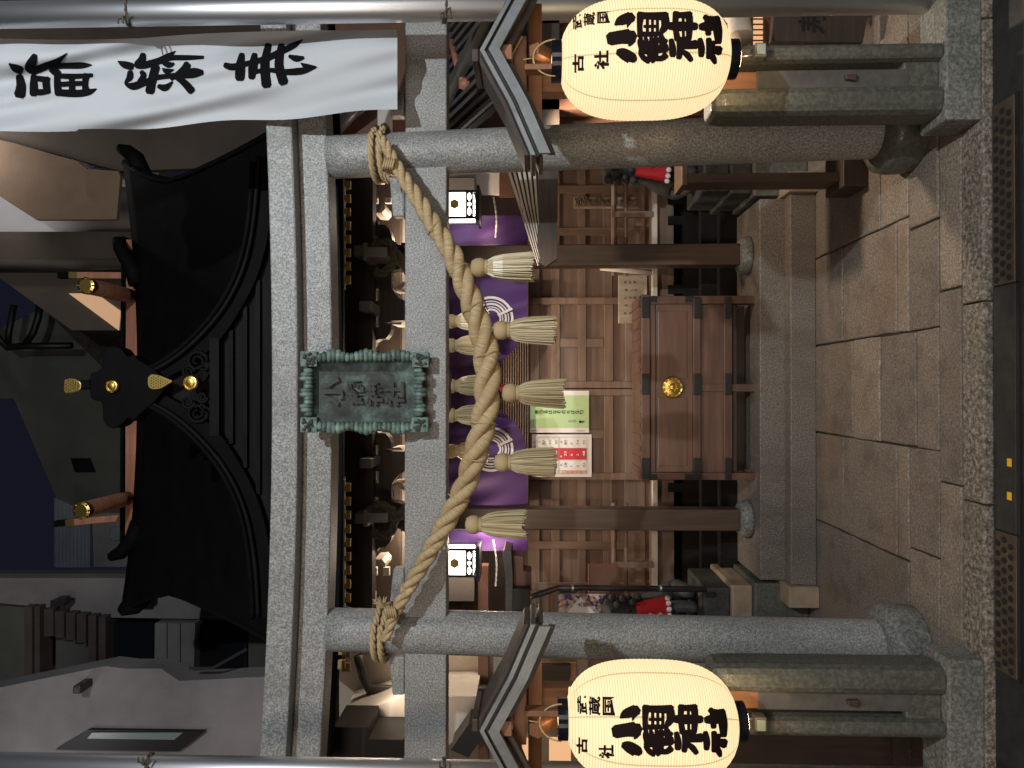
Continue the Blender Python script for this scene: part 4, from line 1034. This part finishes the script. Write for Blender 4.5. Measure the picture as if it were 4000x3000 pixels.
cr_ = MB().lathe([(.066,0),(.066,.012),(.060,.022),(.052,.018),(.046,.030),(.030,.034),(.024,.028),(.014,.036),(.004,.038)], p, 28, 'Y')
for k in range(12): 
    a = k*math.pi/6; cr_.beam(p+Vector((.022*math.cos(a), -.032, .022*math.sin(a))), p+Vector((.058*math.cos(a), -.022, .058*math.sin(a))), .008, .008, (0,1,0))
obj('gilt_crest', cr_, M_GOLD, ob)
gr = MB()
for i in range(16): x = -.52+i*.069; gr.box(x, x+.03, BD+.02, BD+.38, at(2506,1500,BD-.02).z-.012, at(2506,1500,BD-.02).z+.004)
obj('coin_slats', gr, M_BOX, ob)

# ------------------------------------------------------------------ papers and boards
gp = thing('green_notice', 'pale green paper notice with a column of brush writing on the door', 'notice', at(2185, 1608, WY-.09))
PD = WY-.082
obj('sheet', flat(2070, 2301, 1526, 1690, PD), M_PAPERW, gp); obj('green_field', flat(2071, 2300, 1545, 1671, PD-.0025), M_PAPERG, gp)
tx_ = MB()
def px_text(mb, s, ix0, dix, iy0, wpx, D, vert=True, bold=.01, step=None):
    """vertical column: characters run down (ix grows); iy0 is the right edge"""
    for i, ch in enumerate(s):
        if ch == ' ': continue
        a_ = ix0+i*(step or dix)
        if vert: put(mb, ch, lambda u, v: at(a_+dix*.88*v, iy0+wpx*(1-u), D), bold)
        else: 
            b_ = iy0-i*(step or wpx); put(mb, ch, lambda u, v: at(ix0+dix*v, b_-wpx*.86*u, D), bold)
px_text(tx_, '救うるはなその水ばなり', 2089, 17.5, 1602, 15, PD-.005); px_text(tx_, '一葉', 2262, 11, 1643, 9, PD-.005)
obj('brush_writing', tx_, M_INK, gp)
tg = MB(); px_text(tg, '名言の碑', 2218, 8, 1640, 10, PD-.005); px_text(tg, '・令和五年', 2075, 5.5, 1680, 5, PD-.005); px_text(tg, '東京都神社庁', 2255, 5, 1680, 5, PD-.005)
obj('small_print', tg, M_GREYP, gp)
cp = thing('printed_table', 'white paper with a red and white table of ages pinned on the door', 'notice', at(2195, 1780, PD))
obj('sheet', flat(2078, 2311, 1697, 1863, PD), M_PAPERW, cp)
obj('red_band', flat(2099, 2291, 1751, 1795, PD-.0025), M_PAPERR, cp); obj('salmon_row', flat(2195, 2291, 1838, 1849, PD-.0025), M_PAPERS, cp)
lnm = MB()
for a_ in (2098, 2180, 2184, 2292): 
    q = flat(a_, a_+1.2, 1707, 1849, PD-.003, .0004); lnm.add(q.v, q.f)
for b_ in (1707, 1750, 1796, 1838, 1849): 
    q = flat(2098, 2293, b_, b_+1.1, PD-.0034, .0004); lnm.add(q.v, q.f)
for a_, s in ((2118, '13'), (2143, '59'), (2167, '40'), (2204, '19'), (2228, '5'), (2252, '34'), (2276, '40')): px_text(lnm, s, a_, 9, 1737, 10, PD-.0045, False, .015)
for a_, s in ((2118, '15'), (2143, '61'), (2167, '42'), (2204, '21'), (2228, '7'), (2252, '3'), (2276, '42')): px_text(lnm, s, a_, 9, 1826, 10, PD-.0045, False, .015)
for b_ in (1722, 1812): px_text(lnm, '厄', 2101, 9, b_, 9, PD-.0045); px_text(lnm, '前' if b_ < 1800 else '後', 2188, 9, b_, 9, PD-.0045)
px_text(lnm, '厄年表', 2083, 12, 1742, 10, PD-.0045, True, .015, 4) if False else None
for i, ch in enumerate('厄除'): px_text(lnm, ch, 2084, 11, 1722+i*16, 12, PD-.0045)
px_text(lnm, '大厄小厄', 2212, 11, 1839, 9, PD-.0045, True, .01, 18)
obj('grid_and_figures', lnm, M_GREYP, cp)
wt = MB()
for a_, s in ((2118, '14'), (2143, '60'), (2167, '41'), (2204, '20'), (2228, '6'), (2252, '2'), (2276, '41')): px_text(wt, s, a_, 9, 1781, 10, PD-.0045, False, .02)
px_text(wt, '本', 2188, 9, 1778, 9, PD-.0045); obj('white_figures', wt, M_PAPERW, cp)
wb = thing('poem_board', 'pale wooden board with three rows of faint black writing behind the offering box', 'signboard', at(2460, 1168, 4.95))
obj('board', flat(2416, 2528, 1074, 1262, 4.95, .02), M_BOARDT, wb, bevel=.003)
wm = MB()
for j, (a_, s) in enumerate(((2443, '幸運と厄除'), (2462, 'のしるし也'), (2480, '神さまの前'))):
    for i, ch in enumerate(s): put(wm, ch, lambda u, v: at(a_-6+11*v+(i % 2)*4, 1098+i*30+10*(1-u), 4.945), .02)
obj('faint_writing', wm, M_FAINT, wb)
sb_ = thing('carved_board', 'dark wooden signboard with one engraved character behind the right lantern post', 'signboard', at(3150, 90, 3.35))
obj('board', MB().poly([at(3012,160,3.35), at(3030,-30,3.35), at(3405,-30,3.35), at(3372,165,3.35)], (0,.04,0)), M_DARKX, sb_, bevel=.004)
eg = MB(); put(eg, '奉', lambda u, v: at(3118+145*v, 130-95*u-0*v, 3.345), .01); obj('engraved_character', eg, M_BLACKM, sb_)

# ------------------------------------------------------------------ guardian statues with red bibs
def statue(sd, label):
    Xs = 1.40*sd; Yb = 4.55; ZB = .60
    s_ = thing('guardian_statue', label, 'statue', (Xs, Yb, ZB), 'stone guardians either side of the steps'); s_.scale = (1.15,)*3
    bm = bmesh.new(); sk = bm.verts.layers.skin.verify(); V = {}
    pts_ = {'hip': ((0,.12,.10), .10), 'belly': ((0,.02,.20), .095), 'chest': ((0,-.08,.28), .09), 'neck': ((0,-.09,.38), .07), 'head': ((0,-.10,.45), .085), 'muz': ((0,-.17,.43), .05),
            'fl': ((.055,-.12,.12), .035), 'flp': ((.055,-.15,.02), .036), 'fr': ((-.055,-.12,.12), .035), 'frp': ((-.055,-.15,.02), .036),
            'hl': ((.10,.06,.09), .06), 'hlp': ((.10,-.05,.025), .035), 'hr': ((-.10,.06,.09), .06), 'hrp': ((-.10,-.05,.025), .035),
            'tl': ((0,.18,.22), .04), 'tl2': ((0,.17,.36), .05), 'el': ((.055,-.07,.52), .022), 'er': ((-.055,-.07,.52), .022)}
    for k, (p_, r) in pts_.items():
        v = bm.verts.new(Vector(p_)+Vector((Xs, Yb, ZB))); v[sk].radius = (r, r); V[k] = v
    V['hip'][sk].use_root = True
    for a_, b_ in (('hip','belly'),('belly','chest'),('chest','neck'),('neck','head'),('head','muz'),('chest','fl'),('fl','flp'),('chest','fr'),('fr','frp'),('hip','hl'),('hl','hlp'),('hip','hr'),('hr','hrp'),('hip','tl'),('tl','tl2'),('head','el'),('head','er')):
        bm.edges.new((V[a_], V[b_]))
    for v in bm.verts: v.co -= Vector((Xs, Yb, ZB))
    me = bpy.data.meshes.new('body'); bm.to_mesh(me); bm.free(); me.materials.append(M_DSTONE)
    o = bpy.data.objects.new('body', me); C.objects.link(o); o.parent = s_
    o.modifiers.new('skin', 'SKIN'); m = o.modifiers.new('sub', 'SUBSURF'); m.levels = 2; m.render_levels = 2
    cu = MB()
    for i in range(26):
        a = i*2.4; h = .33+.17*(i/26); r = .085
        cu.lathe([(.004,-.022),(.022,-.01),(.024,.004),(.012,.02)], (Xs+r*math.cos(a), Yb-.08+r*math.sin(a)*.8, ZB+h), 8)
    obj('mane_curls', cu, M_DSTONE, s_, smooth=True)
    bb = MB().sheet(lambda u, v: (Xs+(.075+.045*v)*math.sin((u-.5)*2.6), Yb-.10-(.075+.04*v)*math.cos((u-.5)*2.6)-.006*math.sin(u*19), ZB+.35-.175*v), 24, 8)
    b = obj('red_bib', bb, M_RED, s_, smooth=True, solid=.004, flip=False)
    fl = MB()
    for i in range(9):
        u = .08+i*.105; x = Xs+.122*math.sin((u-.5)*2.6); y = Yb-.10-.119*math.cos((u-.5)*2.6); fl.lathe([(.014,-.006),(.015,.0),(.008,.006)], (x, y-.004, ZB+.185), 8, 'Y')
    for i in range(4): fl.lathe([(.012,-.004),(.012,.003),(.006,.006)], (Xs-.02*sd-.016*sd*(i % 2), Yb-.222+.004*i, ZB+.31-.026*i), 8, 'Y')
    obj('white_flowers', fl, M_WHITE, b, smooth=True)
    pd = thing('statue_plinth', 'stepped dark stone plinth under the %s guardian statue' % ('right' if sd > 0 else 'left'), 'plinth', (Xs, Yb, 0), 'plinths of the guardians')
    obj('block', MB().box(Xs-.20, Xs+.20, Yb-.22, Yb+.26, .445, .60), M_DSTONE, pd, bevel=.01)
    obj('block', MB().box(Xs-.225, Xs+.225, Yb-.25, Yb+.30, .32, .444), M_DSTONE if sd > 0 else M_TAN, pd, bevel=.01)
    obj('block', MB().box(Xs-.25, Xs+.25, Yb-.29, Yb+.34, 0, .319), M_MOSS, pd, bevel=.01)
statue(1, 'dark stone guardian animal in a red bib behind the right torii pillar')
statue(-1, 'dark stone guardian animal in a red bib behind the left torii pillar')
ws = thing('wooden_stand', 'reddish wooden stand with an open front behind the right torii pillar', 'stand', (1.17, 3.6, 0))
q0, q1 = at(2660, 712, 3.55), at(3150, 520, 3.55)
sm = MB(); zt = q0.z; xl, xr = q0.x, q1.x
sm.box(xl, xl+.045, 3.55, 3.70, .12, zt-.03); sm.box(xr-.045, xr, 3.55, 3.70, .12, zt-.03); obj('leg', sm, M_POST, ws, bevel=.004)
obj('top', MB().box(xl-.02, xr+.02, 3.53, 3.72, zt-.03, zt), M_POST, ws, bevel=.004); obj('shelf', MB().box(xl-.04, xr+.03, 3.50, 3.72, .0, .12), M_DARKX, ws, bevel=.004)

# ------------------------------------------------------------------ right neighbour
rb = thing('right_outbuilding', 'low timber outbuilding with a battened roof behind the right lantern', 'building', (2.0, 4.4, 0))
rp = lambda x, s: Vector((x, 3.35+1.0*s, 1.70+.52*s))
rr = MB().poly([rp(1.45,0), rp(3.2,0), rp(3.2,1), rp(1.45,1)], (0,.02,-.04)); rfo = obj('roof', rr, M_ROOFC, rb)
bt = MB()
for i in range(30): x = 1.47+i*.058; bt.beam(rp(x,0)+Vector((0,0,.012)), rp(x,1)+Vector((0,0,.012)), .026, .024)
obj('roof_batten', bt, M_SLATE, rfo)
obj('hip_ridge', MB().beam(rp(2.0,0)+Vector((0,-.02,.03)), rp(1.6,1)+Vector((0,0,.042)), .09, .05), M_SLATE, rfo)
gu = MB().tube([at(1752, 110, 4.2), at(1785, 250, 4.0), at(1812, 330, 3.9)], .02, 8); gu.lathe([(.03,-.03),(.035,0),(.02,.03)], at(1815, 330, 3.9), 10)
obj('gutter_pipe', gu, M_COPPER, rb, smooth=True)
ww = MB(); ww.box(1.42, 1.50, 3.60, 3.70, .0, 1.72); ww.box(1.86, 1.93, 3.60, 3.70, 0, 1.72); ww.box(1.55, 2.9, 4.6, 4.66, 0, 1.9)
obj('wall_frame', ww, M_BROWNP, rb)
obj('upper_wall', MB().poly([at(1180,-200,4.9), at(1180,690,4.9), at(1600,690,4.9), at(1760,500,4.9), at(1760,-200,4.9)], (0,.05,0)), M_BROWNP, rb); obj('side_wall', flat(1740, 2000, 560, 760, 5.08, .03), M_PLAST, rb); obj('side_rail', flat(1950, 2010, 560, 770, 5.05, .02), M_BROWNP, rb)
obj('pale_panel', flat(1475,1530,330,530,4.85,.03), M_PLAST, rb); obj('upper_pipe', MB().tube([at(1300,520,4.8), at(1400,410,4.7), at(1420,300,4.7)], .045, 10), M_PIPE, rb, smooth=True)
obj('lintel', MB().box(1.3, 2.9, 3.60, 3.68, 1.50, 1.66), M_DARKX, rb)
pn = MB()
for i in range(6): pn.box(1.40+i*.07, 1.46+i*.07, 3.75, 3.77, .9+.0*i, 1.5)
obj('lattice', pn, M_BROWNP, rb)
wi = obj('lit_screen', flat(2885, 3000, -40, 205, 3.5, .01), M_LITW, rb)
bars = MB()
for i in range(9): 
    q = flat(2888, 2998, 8+i*21, 12+i*21, 3.49, .006); bars.add(q.v, q.f)
for x0, x1 in ((2912, 2942), (2985, 3003)): 
    q = flat(x0, x1, -40, 205, 3.47, .02); bars.add(q.v, q.f)
obj('screen_bars', bars, M_BROWNP, wi)
dn = MB().tube([at(2820, -5, 3.2), at(2860, 30, 3.2), at(2885, 70, 3.15), at(2895, 150, 3.1)], [.06,.055,.05,.05], 14); obj('curled_mat', dn, M_BOARDT, rb, smooth=True)
sp = thing('lower_eave', 'low eave with pale battens fanning out behind the right torii pillar', 'eave', at(2100, 800, 3.7))
tip = (2112, 1038)
for i in range(6):
    y0 = 560; xe = 1955+i*25
    obj('batten', MB().tube([at(tip[0]-10+i*2.5, tip[1]-i*14, 3.74), at((tip[0]-6+xe)/2-3*(2.5-i)*.4, (tip[1]+y0)/2, 3.70), at(xe, y0, 3.66)], [.002,.006,.0095], 6), M_BOARDW, sp)
obj('backing', MB().poly([at(tip[0], tip[1], 3.78), at(2105, 560, 3.78), at(1958, 560, 3.78)], (0,.03,0)), M_BLACKM, sp)
obj('fascia', MB().poly([at(2102, 560, 3.66), at(2180, 560, 3.66), at(2176, 1010, 3.74), at(2132, 1040, 3.74), at(2098, 1020, 3.74)], (0,.05,0)), M_DARKX, sp)
bk = MB()
for ix0, ix1, iy0, iy1, sk in ((2070,2098,560,845,0),): bk.poly([at(2098,570,4.2), at(2230,570,4.2), at(2235,745,4.2), at(2098,745,4.2)], (0,.03,0))
rl_ = thing('carved_frieze', 'weathered carved panel strip on the wall right of the post', 'panel', at(2350, 790, 5.1))
obj('panel', flat(2240, 2500, 770, 812, 5.1, .02), M_TAN, rl_)
cv = MB()
for i in range(30):
    x = 2246+i*8.4; cv.tube([at(x, 775+8*math.sin(i), 5.095), at(x+7, 790+6*math.cos(i*2), 5.09), at(x+2, 806, 5.095)], .007, 5)
obj('carving', cv, M_PANEL, rl_)
tb = thing('tag_bundle', 'bundle of pale wooden sticks leaning behind the right post', 'sticks', at(2450, 1055, 4.7))
for i, (x0, x1, y0, y1) in enumerate(((2345,2545,1045,1068), (2240,2600,1030,1040), (2395,2560,1036,1048))):
    obj('stick', MB().tube([at(x0, y0, 4.66+.02*i), at(x1, y1-2, 4.66+.02*i)], .013+.006*(i == 0), 8), M_BOARDW, tb, smooth=True)

# ------------------------------------------------------------------ left neighbour
lb = thing('left_outbuilding', 'beige walled neighbour with dark pipes behind the left lantern', 'building', (-2.2, 4.6, 0))
obj('wall', MB().poly([at(1325,2420,4.7), at(3000,2420,4.7), at(3000,3200,4.7), at(1325,3200,4.7)], (0,.1,0)), M_BEIGE, lb)
obj('timber_rail', MB().box(-3.5, -1.15, 4.62, 4.698, at(1907,2500,4.62).z, at(1868,2500,4.62).z), M_BROWNP, lb)
obj('timber_rail', MB().box(-3.5, -1.15, 4.62, 4.698, at(2420,2500,4.62).z, at(2300,2500,4.62).z), M_BROWNP, lb)
obj('bay', MB().poly([at(1330,2800,4.3), at(1440,2770,4.3), at(1575,2720,4.3), at(1860,2720,4.3), at(1860,2830,4.3), at(1740,2920,4.3), at(1330,2990,4.3)], (0,.38,0)), M_PLAST, lb)
obj('canopy', MB().poly([at(1303,2840,4.0), at(1438,2842,4.0), at(1440,2888,4.0), at(1575,2890,4.0), at(1575,2960,4.0), at(1303,2960,4.0)], (0,.28,0)), M_BLACKM, lb)
pp_ = MB().tube([at(1400,2560,4.55), at(1418,2640,4.55), at(1440,2690,4.55), at(1560,2698,4.55), at(1900,2700,4.55)], .032, 10); pp_.tube([at(1760,2700,4.5), at(1985,2700,4.5)], .04, 10)
obj('drain_pipe', pp_, M_PIPE, lb, smooth=True)
obj('canopy_arm', MB().poly([at(1760,2930,4.0), at(1830,2830,4.0), at(1900,2860,4.0), at(1830,2960,4.0)], (0,.2,0)), M_BLACKM, lb)
obj('lit_panel', flat(2040, 2080, 2888, 2985, 4.4, .02), M_LITW, lb); obj('lit_panel', flat(2145, 2230, 2885, 2985, 4.4, .02), M_LITW, lb)
obj('lit_panel', flat(2060, 2250, 2590, 2680, 4.6, .02), M_COPPER, lb)
obj('shelf_frame', MB().poly([at(2080,2640,4.4), at(2095,2600,4.4), at(2230,2600,4.4), at(2230,2640,4.4), at(2210,2720,4.4), at(2090,2720,4.4)], (0,.05,0)), M_DARK, lb)
dk = MB().box(-3.2, -1.45, 3.3, 3.5, 0, 1.15); obj('dark_cabinet', dk, M_DARK, lb)
gt = thing('downpipe', 'dark drainpipe with a bent elbow beside the left post', 'pipe', at(2300, 2290, 4.2))
obj('pipe', MB().tube([at(2070,2332,4.2), at(2110,2320,4.2), at(2180,2297,4.2), at(2260,2296,4.2), at(2760,2302,4.2)], .017, 10), M_PIPE, gt, smooth=True)
for ix in (2237, 2580): obj('clip', MB().lathe([(.02,-.006),(.02,.006)], at(ix, 2297, 4.2), 12), M_STEEL, gt)
hp = thing('eave_end', 'weathered end of a small eave with iron fittings beyond the left lantern lamp', 'eave', at(2000, 2200, 4.3))
obj('barge_end', MB().poly([at(1968,2148,4.3), at(1998,2155,4.3), at(2004,2260,4.3), at(2000,2450,4.3), at(1975,2450,4.3), at(1975,2240,4.3), at(1962,2175,4.3)], (0,.25,0)), M_SLATE, hp, bevel=.004)
obj('bracket_block', MB().poly([at(2000,2170,4.35), at(2045,2175,4.35), at(2045,2230,4.35), at(2075,2235,4.35), at(2075,2310,4.35), at(2004,2310,4.35)], (0,.15,0)), M_BROWNP, hp, bevel=.004)
obj('iron_box', MB().poly([at(2002,2300,4.28), at(2070,2300,4.28), at(2070,2385,4.28), at(2002,2385,4.28)], (0,.12,0)), M_BLACKM, hp, bevel=.004)
ps = thing('festival_poster', 'poster of blue figures with a white diamond behind the left torii pillar', 'poster', at(2270, 2355, 4.6))
def postm(nt, b):
    v = coords(nt); n_ = N(nt, 'ShaderNodeTexVoronoi'); n_.inputs['Scale'].default_value = 55; nt.links.new(v, n_.inputs['Vector'])
    sp_ = N(nt, 'ShaderNodeSeparateColor'); nt.links.new(n_.outputs['Color'], sp_.inputs[0])
    nt.links.new(ramp(nt, sp_.outputs[0], [(0.2, (.03,.04,.16)), (.5, (.45,.35,.30)), (.75, (.5,.5,.55)), (.9, (.5,.2,.08))]), b.inputs['Base Color'])
obj('sheet', flat(2180, 2365, 2320, 2440, 4.6), mat('poster_print', rough=.6, build=postm), ps)
obj('diamond', MB().poly([at(2210,2400,4.595), at(2268,2332,4.595), at(2330,2400,4.595), at(2268,2460,4.595)], (0,.001,0)), M_PAPERW, ps)
pt = MB(); px_text(pt, '大祭', 2255, 22, 2352, 20, 4.592); obj('lettering', pt, M_INK, ps)

# ================================================================== BUILDINGS BEHIND
b1 = thing('olive_building', 'dark olive apartment block with one small vent, above the shrine roof', 'building', at(300, 1700, 11))
def ext(pts_, D, th, name, m_, par): return obj(name, MB().poly([at(x, y, D) for x, y in pts_], (0, th, 0)), m_, par)
ext([(-120,1340),(-120,1556),(54,1556),(245,2002),(620,2002),(620,1200),(160,1205)], 11, 3, 'facade', M_OLIVE, b1)
ext([(275,1790),(350,1790),(372,1845),(292,1845)], 10.97, .02, 'vent', M_GLASSD, b1)
ext([(160,1195),(420,1195),(620,1195),(620,1470),(395,1430)], 10.6, .3, 'brick_flank', M_BRICK, b1)
b2 = thing('umber_building', 'brown office block with a pale concrete flank and a lit orange window', 'building', at(300, 1000, 9))
ext([(-120,905),(-120,1000),(280,1290),(620,1290),(620,905)], 9.0, 2.5, 'facade', M_UMBER, b2)
ext([(-120,-400),(-120,910),(620,905),(620,-400)], 9.4, .3, 'concrete_flank', M_CONCB, b2)
ext([(268,1146),(375,1146),(470,1215),(462,1290)], 8.97, .02, 'lit_window', M_LITW2, b2)
obj('downpipe', MB().tube([at(-120,1032,8.9), at(560,1032,8.9)], .07, 10), M_UMBER, b2, smooth=True); obj('downpipe', MB().tube([at(-120,1050,8.9), at(560,1050,8.9)], .035, 10), M_PIPE, b2, smooth=True)
ext([(-120,520),(-120,690),(140,858),(450,857),(452,742),(300,630),(60,560)], 8.3, .06, 'balcony_soffit', M_SOFF, b2)
ext([(330,660),(462,668),(470,690),(455,858),(335,760)], 8.2, .05, 'balcony_front', M_SOFF, b2)
ext([(-120,-400),(-120,520),(60,560),(470,668),(1250,640),(1250,-400)], 8.5, .1, 'lower_soffit', M_UMBER, b2)
wr = thing('iron_stair_rail', 'black curved iron stair rail between the two blocks', 'railing', at(90, 1260, 10))
obj('rail', MB().tube([at(-60,1235,10.2), at(0,1330,10.2), at(30,1358,10.2), at(80,1352,10.2), at(280,1350,10.2)], .05, 8), M_BLACKM, wr, smooth=True)
obj('rail', MB().tube([at(30,1345,10.2), at(36,1290,10.2), at(55,1190,10.2)], .045, 8), M_BLACKM, wr, smooth=True)
obj('rail', MB().tube([at(95,1350,10.2), at(130,1300,10.2), at(150,1240,10.2), at(155,1190,10.2)], .05, 8), M_BLACKM, wr, smooth=True)
cs = thing('corrugated_screen', 'blue grey corrugated steel screen on the roof left of the block', 'screen', at(280, 2080, 10))
cm_ = MB(); n = 0
for i in range(26):
    x = 213+i*5.35; cm_.poly([at(x, 1946+(x-213)*.42, 10), at(x+3.4, 1946+(x-213)*.42, 10), at(x+3.4, 2216, 10), at(x, 2216, 10)], (0,.06,0))
ext([(213,1950),(352,2005),(352,2214),(226,2214)], 10.05, .05, 'sheet', M_CORR, cs); obj('ribs', cm_, M_CORR, cs)
ac = thing('air_conditioner', 'pale grey rooftop air conditioner with a round fan beside the shrine ridge', 'air conditioner', at(440, 2100, 9.9))
ext([(360,2004),(560,2004),(560,2214),(366,2214)], 9.9, .6, 'casing', M_CONC, ac)
obj('fan', MB().lathe([(.115,-.01),(.12,.01),(.10,.015),(.09,.0)], at(455, 2080, 9.88), 24, 'Y'), M_PANE, ac)
b3 = thing('left_building', 'grey apartment block with brown louvres rising on the left', 'building', at(400, 2600, 7.5))
ext([(-120,2254),(506,2254),(560,2270),(1100,2270),(1100,3100),(-120,3100)], 7.6, .3, 'facade', M_OLIVE, b3)
ext([(-120,2258),(505,2258),(600,2300),(900,2420),(420,2412),(160,2370),(-120,2345)], 7.4, .18, 'ledge', M_CONC, b3)
lv = MB()
for (x0, x1, y0, y1) in ((95,125,2370,2660),(135,155,2370,2640),(172,208,2380,2485),(215,250,2390,2490),(258,292,2395,2500),(300,335,2400,2510),(345,375,2405,2600),(385,412,2410,2600)):
    lv.poly([at(x0,y0,7.3), at(x1,y0,7.3), at(x1,y1,7.3), at(x0,y1,7.3)], (0,.2,0))
obj('louvre', lv, M_LOUV, b3)
ext([(605,2435),(762,2435),(757,2620),(603,2620)], 7.35, .2, 'panel_wall', M_CONC, b3)
pj = MB()
for x in (651, 703): pj.poly([at(x,2435,7.345), at(x+3,2435,7.345), at(x+3,2615,7.345), at(x,2615,7.345)], (0,.003,0))
obj('panel_joint', pj, M_BLACKM, b3)
ext([(440,2430),(600,2430),(600,2610),(440,2610)], 7.45, .1, 'window', M_GLASSD, b3); ext([(780,2440),(950,2440),(950,2620),(780,2620)], 7.45, .1, 'window', M_GLASSD, b3)
for q in ((235,2352,7.25),(558,2353,7.25)):
    p = at(*q); lm_ = MB().box(p.x-.03, p.x+.03, p.y-.05, p.y+.05, p.z-.07, p.z+.07); lm_.box(p.x+.02, p.x+.07, p.y-.08, p.y, p.z-.11, p.z-.03); obj('floodlight', lm_, M_PIPE, b3)
b4 = thing('left_side_wall', 'tall plastered side wall with one dark framed window at the far left', 'wall', at(700, 2800, 5.2))
w4 = [(-150,2716,6.2),(410,2602,6.2),(490,2612,6.2),(630,2612,6.0),(700,2660,5.6),(1100,2640,5.2),(1300,2600,5.0),(1300,3300,5.0),(-150,3300,5.0)]
obj('plaster_face', MB().poly([at(x,y,5.3) for x, y, D in w4], (0,.2,0)), M_CONC, b4)
obj('window_frame', MB().poly([at(215,2928,5.26), at(345,2852,5.26), at(800,2858,5.26), at(700,2935,5.26)], (0,.035,0)), M_BLACKM, b4)
obj('window_pane', MB().poly([at(360,2862,5.25), at(715,2862,5.25), at(680,2890,5.25), at(340,2885,5.25)], (0,.005,0)), M_PANE, b4)
obj('camera_bracket', MB().box(at(315,2685,5.2).x-.03, at(315,2685,5.2).x+.03, 5.15, 5.3, at(315,2685,5.2).z-.03, at(315,2685,5.2).z+.03), M_PIPE, b4, bevel=.01)
obj('cable', MB().tube([at(740,2610,5.25), at(830,2610,5.25), at(965,2535,5.25)], .012, 6), M_PIPE, b4)
